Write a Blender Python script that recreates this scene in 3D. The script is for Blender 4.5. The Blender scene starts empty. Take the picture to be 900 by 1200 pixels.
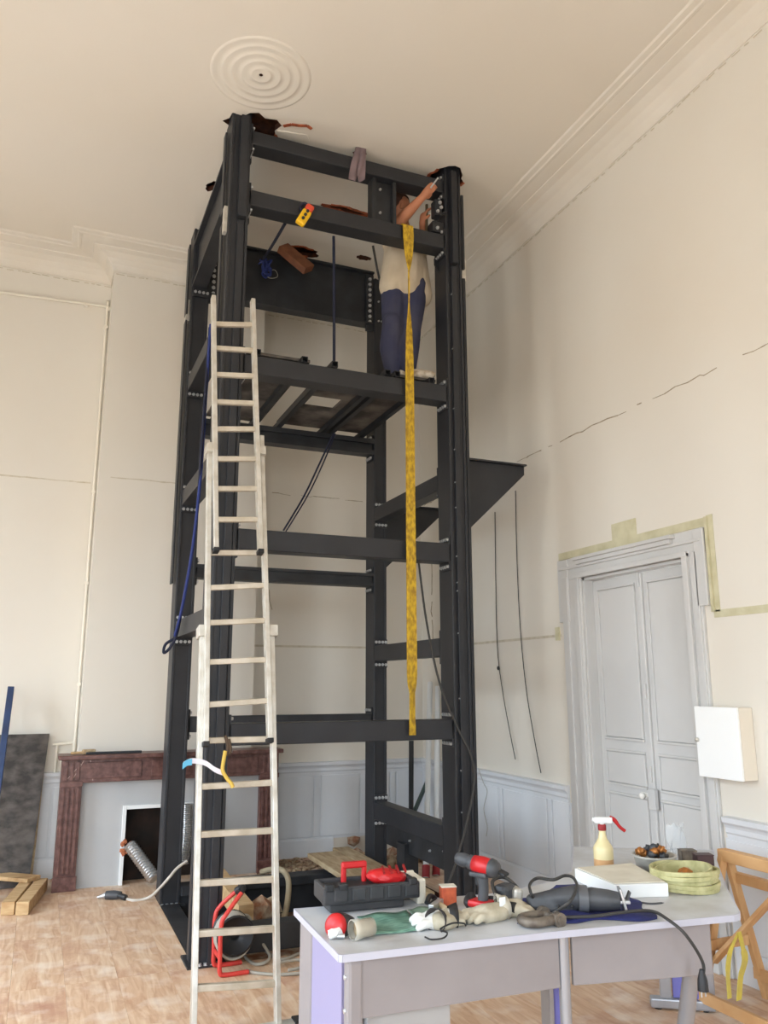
import bpy, bmesh, math, random
from mathutils import Vector, Matrix, Quaternion
random.seed(7)
R = math.radians
scene = bpy.context.scene
COL = scene.collection

# ------------------------------------------------------------------ camera
F, PITCH, YAW, ROLL, EYE = 944.0, R(12.05), R(22.67), R(-.06), 1.6
_fw = Vector((math.sin(YAW)*math.cos(PITCH), math.cos(YAW)*math.cos(PITCH), math.sin(PITCH)))
_rt = Vector((math.cos(YAW), -math.sin(YAW), 0)); _up = _rt.cross(_fw)
RT = _rt*math.cos(ROLL)+_up*math.sin(ROLL); UP = _up*math.cos(ROLL)-_rt*math.sin(ROLL); FW = _fw
EYEP = Vector((0, 0, EYE))
cam_d = bpy.data.cameras.new('camera'); cam = bpy.data.objects.new('camera', cam_d); COL.objects.link(cam)
cam_d.sensor_fit = 'VERTICAL'; cam_d.sensor_height = 36; cam_d.lens = F/1200*36; cam_d.clip_start = .05
m = Matrix((RT, UP, -FW)).transposed().to_4x4(); m.translation = EYEP; cam.matrix_world = m
scene.camera = cam

# ------------------------------------------------------------------ world, daylight, exposure
scene.view_settings.view_transform = 'Standard'; scene.view_settings.look = 'None'
scene.view_settings.gamma = 1; scene.view_settings.use_curve_mapping = False
scene.view_settings.exposure = 0.0
w = bpy.data.worlds.new('sky'); scene.world = w; w.use_nodes = True       # overcast sky above, dim ground below the horizon
_n = w.node_tree.nodes; _l = w.node_tree.links
_tc = _n.new('ShaderNodeTexCoord'); _sx = _n.new('ShaderNodeSeparateXYZ'); _rp = _n.new('ShaderNodeValToRGB')
_l.new(_tc.outputs['Generated'], _sx.inputs[0]); _mr = _n.new('ShaderNodeMapRange'); _mr.inputs[1].default_value = -1; _mr.inputs[2].default_value = 1
_l.new(_sx.outputs[2], _mr.inputs[0]); _l.new(_mr.outputs[0], _rp.inputs[0]); _l.new(_rp.outputs[0], _n['Background'].inputs[0])
_e = _rp.color_ramp.elements; _e[0].position = .49; _e[0].color = (.24, .25, .25, 1); _e[1].position = .51; _e[1].color = (.34, .40, .46, 1)
_z = _e.new(1.0); _z.color = (.84, 1.0, 1.16, 1)                              # overcast: zenith brighter than horizon
_n['Background'].inputs[1].default_value = 29
XL, XR, YB, YF, ZC = -3.3, 3.69, 7.8, -3.0, 5.63          # the room
BX0, BX1, BY = .34, 1.82, 7.5                               # chimney breast
WINS_LEFT = [(-1.4, -.2), (1.9, 3.1), (4.9, 6.1)]          # window openings (y0, y1) in the left wall
WINS_FRONT = [(-2.4, -1.3), (.2, 1.2)]                      # (x0, x1) in the wall behind the camera
WZ0, WZ1 = .5, 4.0
def portal(name, loc, rot, sx, sy):                          # guides the daylight sampling to the window openings
    l = bpy.data.lights.new(name, 'AREA'); l.shape = 'RECTANGLE'; l.size = sx; l.size_y = sy; l.cycles.is_portal = True
    o = bpy.data.objects.new(name, l); COL.objects.link(o); o.location = loc; o.rotation_euler = rot
for a, b in WINS_LEFT: portal('window_daylight', (XL-.1, (a+b)/2, (WZ0+WZ1)/2), (0, R(-90), 0), WZ1-WZ0, b-a)
for a, b in WINS_FRONT: portal('window_daylight', ((a+b)/2, YF-.1, (WZ0+WZ1)/2), (R(90), 0, 0), b-a, WZ1-WZ0)

# ------------------------------------------------------------------ pixel -> point on a real plane
def ray(x, y): return FW*F + RT*(x-450) - UP*(y-600)
def oz(x, y, z=0.): d = ray(x, y); return EYEP+d*((z-EYE)/d.z)
def oy(x, y, Y): d = ray(x, y); return EYEP+d*(Y/d.y)
def ox(x, y, X): d = ray(x, y); return EYEP+d*(X/d.x)

# ------------------------------------------------------------------ materials
def lin(c):
    c = c/255.
    return c/12.92 if c <= .04045 else ((c+.055)/1.055)**2.4
def rgb(r, g, b): return (lin(r), lin(g), lin(b), 1)
MATS = {}
def mat(name, col, rough=.6, metal=0., noise=None, scale=8., bump=0., bscale=60., stretch=None, spec=.5, trans=0., alpha=1., detail=6.):
    """noise = second colour mixed in by a procedural noise"""
    if name in MATS: return MATS[name]
    M = bpy.data.materials.new(name); M.use_nodes = True; nt = M.node_tree; b = nt.nodes['Principled BSDF']
    b.inputs['Base Color'].default_value = col; b.inputs['Roughness'].default_value = rough
    b.inputs['Metallic'].default_value = metal; b.inputs['Specular IOR Level'].default_value = spec
    if trans: b.inputs['Transmission Weight'].default_value = trans
    if alpha < 1: b.inputs['Alpha'].default_value = alpha
    tc = nt.nodes.new('ShaderNodeTexCoord'); mp = nt.nodes.new('ShaderNodeMapping')
    nt.links.new(tc.outputs['Object'], mp.inputs['Vector'])
    if stretch: mp.inputs['Scale'].default_value = stretch
    if noise:
        n = nt.nodes.new('ShaderNodeTexNoise'); n.inputs['Scale'].default_value = scale; n.inputs['Detail'].default_value = detail
        r = nt.nodes.new('ShaderNodeValToRGB'); r.color_ramp.elements[0].position = .38; r.color_ramp.elements[1].position = .66
        r.color_ramp.elements[0].color = col; r.color_ramp.elements[1].color = noise
        nt.links.new(mp.outputs[0], n.inputs['Vector']); nt.links.new(n.outputs[0], r.inputs[0]); nt.links.new(r.outputs[0], b.inputs['Base Color'])
    if bump:
        n2 = nt.nodes.new('ShaderNodeTexNoise'); n2.inputs['Scale'].default_value = bscale; n2.inputs['Detail'].default_value = 5
        bp = nt.nodes.new('ShaderNodeBump'); bp.inputs['Strength'].default_value = bump; bp.inputs['Distance'].default_value = .01
        nt.links.new(mp.outputs[0], n2.inputs['Vector']); nt.links.new(n2.outputs[0], bp.inputs['Height']); nt.links.new(bp.outputs[0], b.inputs['Normal'])
    MATS[name] = M; return M
WALL = mat('cream_wall_paint', rgb(223, 216, 204), .85, noise=rgb(220, 211, 197), scale=.7, bump=.12, bscale=7)
CEIL = mat('ceiling_plaster', rgb(223, 215, 203), .9, noise=rgb(220, 211, 197), scale=.6, bump=.08, bscale=6)
CORN = mat('cornice_plaster', rgb(223, 215, 203), .85, noise=rgb(220, 211, 197), scale=3, bump=.1, bscale=25)
GREYP = mat('pale_grey_paint', rgb(222, 223, 225), .55, noise=rgb(215, 217, 220), scale=2.5, bump=.08, bscale=18)
DOORP = mat('door_grey_paint', rgb(206, 204, 201), .45, noise=rgb(201, 199, 196), scale=2, bump=.05, bscale=20)
OLIVE = mat('bare_olive_plaster', rgb(206, 199, 168), .9, noise=rgb(190, 182, 148), scale=9, bump=.2)
CRACK = mat('crack_dirt', rgb(178, 164, 140), .95, noise=rgb(138, 122, 98), scale=20)
LINE = mat('ceiling_scrape', rgb(206, 195, 174), .9, noise=rgb(190, 178, 156), scale=20)
WHITE = mat('white_paint', rgb(238, 238, 236), .5, noise=rgb(230, 230, 228), scale=4)
PANELW = mat('white_fire_board', rgb(184, 183, 182), .7, noise=rgb(178, 178, 178), scale=3)
STEEL = mat('charcoal_steel_paint', rgb(37, 38, 42), .45, noise=rgb(43, 44, 48), scale=5, bump=.05, bscale=30, spec=.45)
STEELD = mat('black_steel_scuffed', rgb(30, 31, 34), .5, noise=rgb(44, 46, 50), scale=6, bump=.1, bscale=30)
ZINC = mat('zinc_bolt', rgb(196, 197, 198), .35, .7)
ALU = mat('aluminium', rgb(214, 211, 203), .42, .55, noise=rgb(196, 190, 178), scale=14)
ALUR = mat('aluminium_rung', rgb(206, 196, 180), .5, .35, noise=rgb(184, 172, 152), scale=12)
BLACKR = mat('black_rubber', rgb(30, 30, 31), .7)
MARBLE = mat('red_brown_marble', rgb(82, 49, 43), .38, noise=rgb(116, 80, 72), scale=22, bump=.15, bscale=30, detail=10)
MARBLEL = mat('marble_vein', rgb(176, 148, 138), .4)
SOOT = mat('soot', rgb(26, 20, 17), .95, noise=rgb(48, 34, 26), scale=6)
FOIL = mat('foil_duct', rgb(206, 206, 206), .3, .9, bump=.2, bscale=40)
PINE = mat('pine_timber', rgb(206, 174, 130), .7, noise=rgb(184, 146, 100), scale=5, stretch=(1, 6, 6), bump=.08)
PINED = mat('old_plank', rgb(190, 168, 134), .8, noise=rgb(160, 134, 100), scale=6, stretch=(5, 1, 5), bump=.2)
BEECH = mat('beech_trestle', rgb(218, 174, 122), .55, noise=rgb(202, 152, 100), scale=5, stretch=(6, 1, 1))
PLATE = mat('dark_plywood_board', rgb(52, 47, 44), .75, noise=rgb(112, 104, 96), scale=5, bump=.15, detail=12)
DARKB = mat('paint_splashed_board', rgb(56, 51, 48), .7, noise=rgb(96, 89, 83), scale=9, bump=.15, detail=15, stretch=(1, 1, 1.6))
BLUEST = mat('blue_painted_steel', rgb(38, 62, 104), .45, noise=rgb(30, 46, 78), scale=6)
BROWN = mat('broken_lath', rgb(92, 52, 32), .95, noise=rgb(60, 34, 22), scale=20, bump=.3)
BRICK = mat('brick_rubble', rgb(150, 100, 72), .95, noise=rgb(196, 176, 150), scale=14, bump=.4)
RUBBLE = mat('plaster_rubble', rgb(198, 184, 160), .95, noise=rgb(140, 112, 86), scale=18, bump=.4)
SAWD = mat('sawdust_debris', rgb(176, 154, 124), .95, noise=rgb(128, 92, 68), scale=22, bump=.5)
ROPEB = mat('blue_rope', rgb(38, 52, 112), .8)
ROPED = mat('navy_rope', rgb(24, 28, 50), .8)
CABLE = mat('grey_cable', rgb(164, 158, 146), .6)
CABLED = mat('dark_cable', rgb(58, 56, 54), .6)
YEL = mat('yellow_sling_web', rgb(208, 170, 40), .75, noise=rgb(150, 114, 28), scale=48, stretch=(1, 1, .5), bump=.2)
YELP = mat('yellow_plastic', rgb(238, 186, 20), .4)
REDP = mat('red_plastic', rgb(198, 30, 34), .4, noise=rgb(180, 26, 30), scale=10)
REDM = mat('red_steel_tube', rgb(206, 62, 54), .45)
BLKP = mat('black_plastic', rgb(36, 36, 38), .5, bump=.05)
GRYP = mat('dark_grey_plastic', rgb(62, 63, 66), .5, noise=rgb(74, 75, 78), scale=14, bump=.06)
DESK = mat('grey_laminate', rgb(206, 208, 212), .45, noise=rgb(184, 183, 182), scale=5)
DESKE = mat('pale_desk_edge', rgb(188, 188, 200), .4)
DESKP = mat('mauve_grey_panel', rgb(149, 142, 142), .55, noise=rgb(143, 136, 136), scale=4)
LAV = mat('lavender_panel', rgb(152, 146, 180), .5)
BLUEL = mat('blue_leg_panel', rgb(112, 112, 184), .5)
SILV = mat('silver_tube', rgb(170, 171, 176), .35, .5)
SKIN = mat('skin', rgb(186, 124, 90), .6, noise=rgb(176, 112, 80), scale=9)
SHIRT = mat('beige_shirt', rgb(196, 180, 156), .85, noise=rgb(184, 167, 143), scale=6, bump=.25, bscale=14)
JEANS = mat('navy_work_trousers', rgb(48, 51, 78), .85, noise=rgb(64, 64, 82), scale=5, bump=.35, bscale=16)
SHOE = mat('pale_trainer', rgb(206, 196, 180), .7, noise=rgb(150, 130, 106), scale=18)
HAIR = mat('brown_hair', rgb(70, 40, 26), .8, bump=.4, bscale=90)
RAG = mat('mauve_rag', rgb(140, 120, 122), .9, noise=rgb(118, 100, 102), scale=8, bump=.3)
NAVY = mat('navy_cloth', rgb(38, 44, 104), .85, noise=rgb(30, 34, 80), scale=12, bump=.3)
LEATH = mat('work_glove_leather', rgb(196, 186, 164), .85, noise=rgb(168, 156, 132), scale=14, bump=.3)
GLOVEW = mat('white_glove', rgb(228, 226, 220), .8, noise=rgb(206, 202, 194), scale=12, bump=.2)
GREENP = mat('green_plastic_sleeve', rgb(128, 168, 150), .3, noise=rgb(70, 112, 96), scale=30, stretch=(1, 5, 1))
ORBOX = mat('orange_carton', rgb(196, 92, 52), .6, noise=rgb(170, 70, 40), scale=30)
CARDW = mat('pale_carton', rgb(222, 216, 200), .7, noise=rgb(210, 202, 184), scale=10)
RUSTY = mat('galvanised_worn', rgb(128, 118, 106), .55, .4, noise=rgb(92, 82, 74), scale=24, bump=.2)
SPRAY = mat('amber_spray_liquid', rgb(226, 196, 140), .3, noise=rgb(220, 190, 130), scale=5)
SPRAYU = mat('cloudy_bottle', rgb(224, 208, 160), .3, spec=.5)
SPRAYL = mat('tan_liquid', rgb(206, 160, 112), .35)
WEB = mat('pale_yellow_webbing', rgb(198, 192, 142), .8, noise=rgb(168, 162, 112), scale=22, bump=.3)
TUB = mat('grey_tub', rgb(176, 172, 164), .5)
BRASS = mat('brass_fitting', rgb(176, 116, 62), .4, .6)
CLEAR = mat('clear_film', rgb(230, 236, 240), .12, trans=.0, alpha=.13)
GLASS = mat('clear_glass', rgb(214, 210, 196), .1, alpha=.45)
DKBR = mat('dark_brown_box', rgb(66, 42, 42), .5)
CREAMP = mat('cream_pipe', rgb(230, 222, 206), .55)
REDC = mat('red_cap', rgb(150, 36, 40), .6)
BOXW = mat('white_enamel_box', rgb(246, 246, 244), .4)
BOXS = mat('shaded_box_side', rgb(232, 222, 206), .5)  # weaker light on the box sides put into the colour
YELT = mat('yellow_tape', rgb(220, 200, 84), .6, noise=rgb(198, 180, 90), scale=12)

def floor_mat():
    M = bpy.data.materials.new('sanded_floorboard'); M.use_nodes = True; nt = M.node_tree; b = nt.nodes['Principled BSDF']; N = nt.nodes.new; L = nt.links.new
    tc = N('ShaderNodeTexCoord'); oi = N('ShaderNodeObjectInfo')
    ad = N('ShaderNodeVectorMath'); ad.operation = 'ADD'; cx = N('ShaderNodeCombineXYZ')
    ml = N('ShaderNodeMath'); ml.operation = 'MULTIPLY'; ml.inputs[1].default_value = 37; L(oi.outputs['Random'], ml.inputs[0])
    L(ml.outputs[0], cx.inputs[2]); L(tc.outputs['Object'], ad.inputs[0]); L(cx.outputs[0], ad.inputs[1])
    mp = N('ShaderNodeMapping'); mp.inputs['Scale'].default_value = (9, 1.1, 1); L(ad.outputs[0], mp.inputs['Vector'])
    g = N('ShaderNodeTexNoise'); g.inputs['Scale'].default_value = 2.4; g.inputs['Detail'].default_value = 9; g.inputs['Distortion'].default_value = 1.2; L(mp.outputs[0], g.inputs['Vector'])
    r = N('ShaderNodeValToRGB'); e = r.color_ramp.elements; e[0].position = .3; e[0].color = rgb(196, 154, 122); e[1].position = .72; e[1].color = rgb(228, 200, 170)
    x = e.new(.5); x.color = rgb(214, 178, 146)
    L(g.outputs[0], r.inputs[0])
    s = N('ShaderNodeTexNoise'); s.inputs['Scale'].default_value = 2.2; s.inputs['Detail'].default_value = 8; s.inputs['Roughness'].default_value = .7; L(ad.outputs[0], s.inputs['Vector'])
    sr = N('ShaderNodeValToRGB'); sr.color_ramp.elements[0].position = .52; sr.color_ramp.elements[1].position = .74; L(s.outputs[0], sr.inputs[0])
    mx = N('ShaderNodeMix'); mx.data_type = 'RGBA'; L(sr.outputs[0], mx.inputs['Factor']); L(r.outputs[0], mx.inputs[6]); mx.inputs[7].default_value = rgb(184, 136, 112)
    d = N('ShaderNodeTexNoise'); d.inputs['Scale'].default_value = 5; d.inputs['Detail'].default_value = 10; L(tc.outputs['Object'], d.inputs['Vector'])
    dr = N('ShaderNodeValToRGB'); dr.color_ramp.elements[0].position = .5; dr.color_ramp.elements[1].position = .8; L(d.outputs[0], dr.inputs[0])
    m2 = N('ShaderNodeMix'); m2.data_type = 'RGBA'; L(dr.outputs[0], m2.inputs['Factor']); L(mx.outputs[2], m2.inputs[6]); m2.inputs[7].default_value = rgb(238, 224, 208)
    L(m2.outputs[2], b.inputs['Base Color']); b.inputs['Roughness'].default_value = .55
    return M
FLOORM = floor_mat()

# ------------------------------------------------------------------ mesh helpers
class MB:
    def __init__(s): s.v = []; s.f = []; s.sm = []
    def add(s, vs, fs, smooth=False):
        n = len(s.v); s.v += [tuple(v) for v in vs]; s.f += [tuple(i+n for i in f) for f in fs]; s.sm += [smooth]*len(fs); return s
    def box(s, x0, x1, y0, y1, z0, z1):
        v = [(x, y, z) for z in (z0, z1) for y in (y0, y1) for x in (x0, x1)]
        return s.add(v, [(0, 2, 3, 1), (4, 5, 7, 6), (0, 1, 5, 4), (2, 6, 7, 3), (0, 4, 6, 2), (1, 3, 7, 5)])
    def bar(s, a, b, wd, ht, up=(0, 0, 1)):
        """rectangular bar a -> b, wd sideways, ht along up"""
        a = Vector(a); b = Vector(b); d = (b-a).normalized(); u = Vector(up); sd = d.cross(u)
        if sd.length < 1e-4: sd = d.cross(Vector((1, 0, 0)))
        sd.normalize(); u = sd.cross(d).normalized(); v = []
        for p in (a, b):
            for k in (-1, 1):
                for q in (-1, 1): v.append(p+sd*(wd/2*q)+u*(ht/2*k))
        return s.add(v, [(0, 1, 3, 2), (4, 6, 7, 5), (0, 4, 5, 1), (2, 3, 7, 6), (0, 2, 6, 4), (1, 5, 7, 3)])
    def tube(s, pts, r, n=8, cap=True, smooth=True):
        pts = [Vector(p) for p in pts]; rr = r if isinstance(r, (list, tuple)) else [r]*len(pts)
        vs = []; prev = None
        for i, p in enumerate(pts):
            d = (pts[min(i+1, len(pts)-1)]-pts[max(i-1, 0)]).normalized()
            if prev is None:
                u = d.orthogonal().normalized()
            else:
                u = prev-d*prev.dot(d); u = u.normalized() if u.length > 1e-6 else d.orthogonal().normalized()
            prev = u; sd = d.cross(u)
            for k in range(n):
                a = 2*math.pi*k/n; vs.append(p+(u*math.cos(a)+sd*math.sin(a))*rr[i])
        fs = [(i*n+k, i*n+(k+1) % n, (i+1)*n+(k+1) % n, (i+1)*n+k) for i in range(len(pts)-1) for k in range(n)]
        s.add(vs, fs, smooth)
        if cap: s.add(vs[:n], [tuple(reversed(range(n)))]); s.add(vs[-n:], [tuple(range(n))])
        return s
    def lathe(s, prof, o=(0, 0, 0), n=20, axis=(0, 0, 1), smooth=True):
        o = Vector(o); ax = Vector(axis).normalized(); u = ax.orthogonal().normalized(); w_ = ax.cross(u); vs = []
        for r, h in prof:
            for k in range(n):
                a = 2*math.pi*k/n; vs.append(o+ax*h+(u*math.cos(a)+w_*math.sin(a))*r)
        fs = [(i*n+k, i*n+(k+1) % n, (i+1)*n+(k+1) % n, (i+1)*n+k) for i in range(len(prof)-1) for k in range(n)]
        return s.add(vs, fs, smooth)
    def prism(s, poly, d):
        """planar polygon (3-D points) extruded by vector d"""
        d = Vector(d); n = len(poly); p = [Vector(q) for q in poly]; vs = p+[q+d for q in p]
        nrm = sum(((p[i]-p[0]).cross(p[(i+1) % n]-p[0]) for i in range(1, n)), Vector())
        fs = [tuple(range(n)), tuple(reversed(range(n, 2*n)))]+[(i, i+n, (i+1) % n+n, (i+1) % n) for i in range(n)]
        if nrm.dot(d) > 0: fs = [tuple(reversed(f)) for f in fs]
        return s.add(vs, fs)
    def ribbon(s, pts, width, side, thick=.004):
        """flat band along pts; side = vector or list of vectors across the band"""
        pts = [Vector(p) for p in pts]; n = len(pts); vs = []
        for i, p in enumerate(pts):
            sd = Vector(side[i] if isinstance(side, list) else side).normalized(); ww = width[i] if isinstance(width, list) else width
            d = (pts[min(i+1, n-1)]-pts[max(i-1, 0)]).normalized(); nn = d.cross(sd).normalized()*thick/2
            a, b = p-sd*ww/2, p+sd*ww/2; vs += [a-nn, b-nn, b+nn, a+nn]
        fs = [(i*4+k, i*4+(k+1) % 4, i*4+4+(k+1) % 4, i*4+4+k) for i in range(n-1) for k in range(4)]
        fs += [(3, 2, 1, 0), tuple((n-1)*4+k for k in range(4))]
        return s.add(vs, fs, False)
    def blob(s, c, rx, ry, rz, seed=0, jag=.25, sub=2):
        bm = bmesh.new(); bmesh.ops.create_icosphere(bm, subdivisions=sub, radius=1); rd = random.Random(seed)
        vs = []
        for v in bm.verts:
            k = 1+rd.uniform(-jag, jag); vs.append((c[0]+v.co.x*rx*k, c[1]+v.co.y*ry*k, c[2]+v.co.z*rz*k))
        s.add(vs, [tuple(v.index for v in f.verts) for f in bm.faces], False); bm.free(); return s
    def xf(s, M):
        s.v = [tuple(M @ Vector(v)) for v in s.v]; return s
    def build(s, name, material, parent=None, bevel=0., loc=None):
        me = bpy.data.meshes.new(name); vs = s.v
        if loc is not None: vs = [tuple(Vector(v)-Vector(loc)) for v in vs]
        me.from_pydata(vs, [], s.f); me.polygons.foreach_set('use_smooth', s.sm); me.update()
        me.materials.append(material)
        o = bpy.data.objects.new(name, me); COL.objects.link(o)
        if loc is not None: o.location = loc
        if parent: o.parent = parent; o.matrix_parent_inverse = Matrix.Translation(-Vector(parent.location))
        if bevel:
            b = o.modifiers.new('bevel', 'BEVEL'); b.width = bevel; b.segments = 2; b.limit_method = 'ANGLE'
        return o
def empty(name, loc):
    o = bpy.data.objects.new(name, None); COL.objects.link(o); o.location = loc; o.empty_display_size = .1; return o
def tag(o, label=None, cat=None, group=None, kind=None):
    if label: o['label'] = label
    if cat: o['category'] = cat
    if group: o['group'] = group
    if kind: o['kind'] = kind
    return o
def curve(pts, n=8):
    """Catmull-Rom through pts"""
    p = [Vector(q) for q in pts]; p = [2*p[0]-p[1]]+p+[2*p[-1]-p[-2]]; out = []
    for i in range(1, len(p)-2):
        for k in range(n):
            t = k/n; a, b, c, d = p[i-1], p[i], p[i+1], p[i+2]
            out.append(.5*((2*b)+(c-a)*t+(2*a-5*b+4*c-d)*t*t+(3*b-a-3*c+d)*t**3))
    return out+[p[-2]]
def struct(o, label=None): o['kind'] = 'structure'; return tag(o, label) if label else o

# ------------------------------------------------------------------ the room shell
PX0, PX1, PY0, PY1 = .948, 3.05, 5.12, 6.98       # opening cut in the floor around the tower
base = MB().box(XL, XR, YF, PY0-.05, -.2, -.022).box(XL, PX0-.05, PY0-.05, YB, -.2, -.022).box(PX1+.05, XR, PY0-.05, YB, -.2, -.022).box(PX0-.05, PX1+.05, PY1+.05, YB, -.2, -.022)
floor = struct(base.build('floor', BROWN), 'sanded bare timber boards of the room floor')
xe = [1.08+.275*k for k in range(-16, 10)]; xe = [XL]+[x for x in xe if XL+.1 < x < XR-.1]+[XR]
def plank(x0, x1, y0, y1):
    if x1-x0 < .01: return
    c = ((x0+x1)/2, (y0+y1)/2, -.011)
    MB().box(x0+.0004, x1-.0004, y0+.0003, y1-.0003, -.022, random.uniform(-.0006, 0)).build('plank', FLOORM, floor, .0007, c)
for i in range(len(xe)-1):
    a, b = xe[i], xe[i+1]
    cuts = sorted([YF]+[YF+1.2+2.7*k+random.uniform(-.9, .9) for k in range(4)]+[YB])
    cuts = [c for k, c in enumerate(cuts) if k == 0 or c-cuts[k-1] > .5]; cuts[-1] = YB
    for y0, y1 in zip(cuts, cuts[1:]):
        for (c, d) in ((y0, min(y1, PY0)), (max(y0, PY1), y1)):
            if d-c > .02: plank(a, b, c, d)
        c, d = max(y0, PY0), min(y1, PY1)
        if d-c > .02:
            if a < PX0: plank(a, min(b, PX0), c, d)
            if b > PX1: plank(max(a, PX1), b, c, d)
pit = MB().box(PX0-.05, PX1+.05, PY0-.05, PY1+.05, -.62, -.55).box(PX0-.1, PX0-.05, PY0-.05, PY1+.05, -.6, -.2).box(PX1+.05, PX1+.1, PY0-.05, PY1+.05, -.6, -.2)
pit.box(PX0-.05, PX1+.05, PY0-.1, PY0-.05, -.6, -.2).box(PX0-.05, PX1+.05, PY1+.05, PY1+.1, -.6, -.2)
struct(pit.build('floor_pit', BRICK), 'rough rubble pit under the floor opening')

# walls
T = .2
struct(MB().box(XL-T, XR+T, YB, YB+T, -.3, ZC+.4).build('wall_back', WALL), 'cream back wall behind the steel tower')
struct(MB().box(BX0, BX1, BY, YB, 0, ZC).build('wall_chimney', WALL), 'cream chimney breast above the marble fireplace')
DY0, DY1, DZ = 3.905, 4.975, 2.375                # door opening in the right wall
wr = MB().box(XR, XR+T, YF-T, DY0, -.3, ZC+.4).box(XR, XR+T, DY1, YB, -.3, ZC+.4).box(XR, XR+T, DY0, DY1, DZ, ZC+.4)
struct(wr.build('wall_right', WALL), 'cream right wall with the double door')
def holed(axis, plane, sgn, a0, a1, wins):
    mb = MB(); cuts = [a0]+[q for w_ in wins for q in w_]+[a1]
    for k in range(0, len(cuts), 2):
        r_ = (cuts[k], cuts[k+1], -.3, ZC+.4)
        mb.box(*( (plane, plane+sgn*T) if sgn > 0 else (plane-T, plane)), r_[0], r_[1], r_[2], r_[3]) if axis == 'x' else mb.box(r_[0], r_[1], plane-T, plane, r_[2], r_[3])
    for a, b in wins:
        for z0, z1 in ((-.3, WZ0), (WZ1, ZC+.4)):
            mb.box(plane-T, plane, a, b, z0, z1) if axis == 'x' else mb.box(a, b, plane-T, plane, z0, z1)
    return mb
struct(holed('x', XL, -1, YF-T, YB+T, WINS_LEFT).build('wall_left', WALL), 'cream window wall on the left')
struct(holed('y', YF, -1, XL, XR, WINS_FRONT).build('wall_front', WALL), 'cream window wall behind the camera')
wn = 1
for axis, plane, wins in (('x', XL, WINS_LEFT), ('y', YF, WINS_FRONT)):
    for a, b in wins:
        mb = MB()
        bars = [(a, a+.06, WZ0, WZ1), (b-.06, b, WZ0, WZ1), (a, b, WZ0, WZ0+.06), (a, b, WZ1-.06, WZ1), ((a+b)/2-.03, (a+b)/2+.03, WZ0, WZ1), (a, b, 2.55, 2.6)]
        for p, q, z0, z1 in bars:
            mb.box(plane-.09, plane-.04, p, q, z0, z1) if axis == 'x' else mb.box(p, q, plane-.09, plane-.04, z0, z1)
        struct(mb.build('window_%d' % wn, WHITE), 'tall white casement window'); wn += 1

# ceiling with the ragged holes broken through it
def ragged(c, rx, ry, seed, n=18, jag=.22, rot=0):
    rd = random.Random(seed); out = []
    for k in range(n):
        a = 2*math.pi*k/n; q = 1+rd.uniform(-jag, jag); x = math.cos(a)*rx*q; y = math.sin(a)*ry*q
        out.append((c[0]+x*math.cos(rot)-y*math.sin(rot), c[1]+x*math.sin(rot)+y*math.cos(rot)))
    return out
HOLES = [((1.13, 5.22), .20, .17, 1, .2), ((2.72, 5.2), .14, .14, 2, .2), ((1.965, 5.19), .05, .06, 3, .2), ((.985, 6.05), .05, .07, 4, .25),
         ((2.13, 5.94), .19, .045, 5, .25), ((1.97, 6.76), .16, .10, 6, .2), ((2.56, 6.63), .075, .045, 8, .15)]
ceil_o = MB().box(XL-T, XR+T, YF-T, YB+T, ZC, ZC+.05).build('ceiling', CEIL)
ceil_o.data.materials.append(BROWN)
cutters = []
for c, rx, ry, sd, jg in HOLES:
    cu = MB().prism([(x, y, ZC-.1) for x, y in ragged(c, rx, ry, sd, 20, jg)], (0, 0, .4)).build('cut', BROWN); cutters.append(cu)
    bm_ = ceil_o.modifiers.new('b', 'BOOLEAN'); bm_.operation = 'DIFFERENCE'; bm_.object = cu; bm_.solver = 'EXACT'; bm_.material_mode = 'TRANSFER'
rc = oz(306, 88, ZC)
cu = MB().lathe([(0, -.1), (.013, -.1), (.013, .1), (0, .1)], (rc.x, rc.y, ZC), 12).build('cut', BROWN); cutters.append(cu)
bm_ = ceil_o.modifiers.new('b', 'BOOLEAN'); bm_.operation = 'DIFFERENCE'; bm_.object = cu; bm_.solver = 'EXACT'; bm_.material_mode = 'TRANSFER'
bpy.context.view_layer.update()
dg = bpy.context.evaluated_depsgraph_get(); nm = bpy.data.meshes.new_from_object(ceil_o.evaluated_get(dg))
ceil_o.modifiers.clear(); ceil_o.data = nm
for c in cutters: bpy.data.objects.remove(c)
struct(ceil_o, 'cream plaster ceiling with ragged holes round the posts')
struct(MB().box(XL-T, XR+T, YF-T, YB+T, ZC+.12, ZC+.2).build('ceiling_void', BROWN), 'dark floor deck above the ceiling void')
for hi, (c, rx, ry, sd, jg) in enumerate(HOLES[:2]+HOLES[4:6]):        # torn orange lath edge at the bigger holes
    if hi > 3: continue
    pts = ragged(c, rx, ry, sd, 20, jg); k0, k1 = ((0, 9), (0, 12), (0, 19), (3, 17))[hi]
    mb = MB()
    for k in range(k0, k1):
        a, b = pts[k % 20], pts[(k+1) % 20]
        mb.bar((a[0], a[1], ZC+.004), (b[0], b[1], ZC+.004), .016+.012*random.random(), .016)
    mb.build('torn_edge', mat('torn_orange_lath', rgb(176, 92, 56), .9, noise=rgb(120, 60, 38), scale=30), ceil_o)
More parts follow.
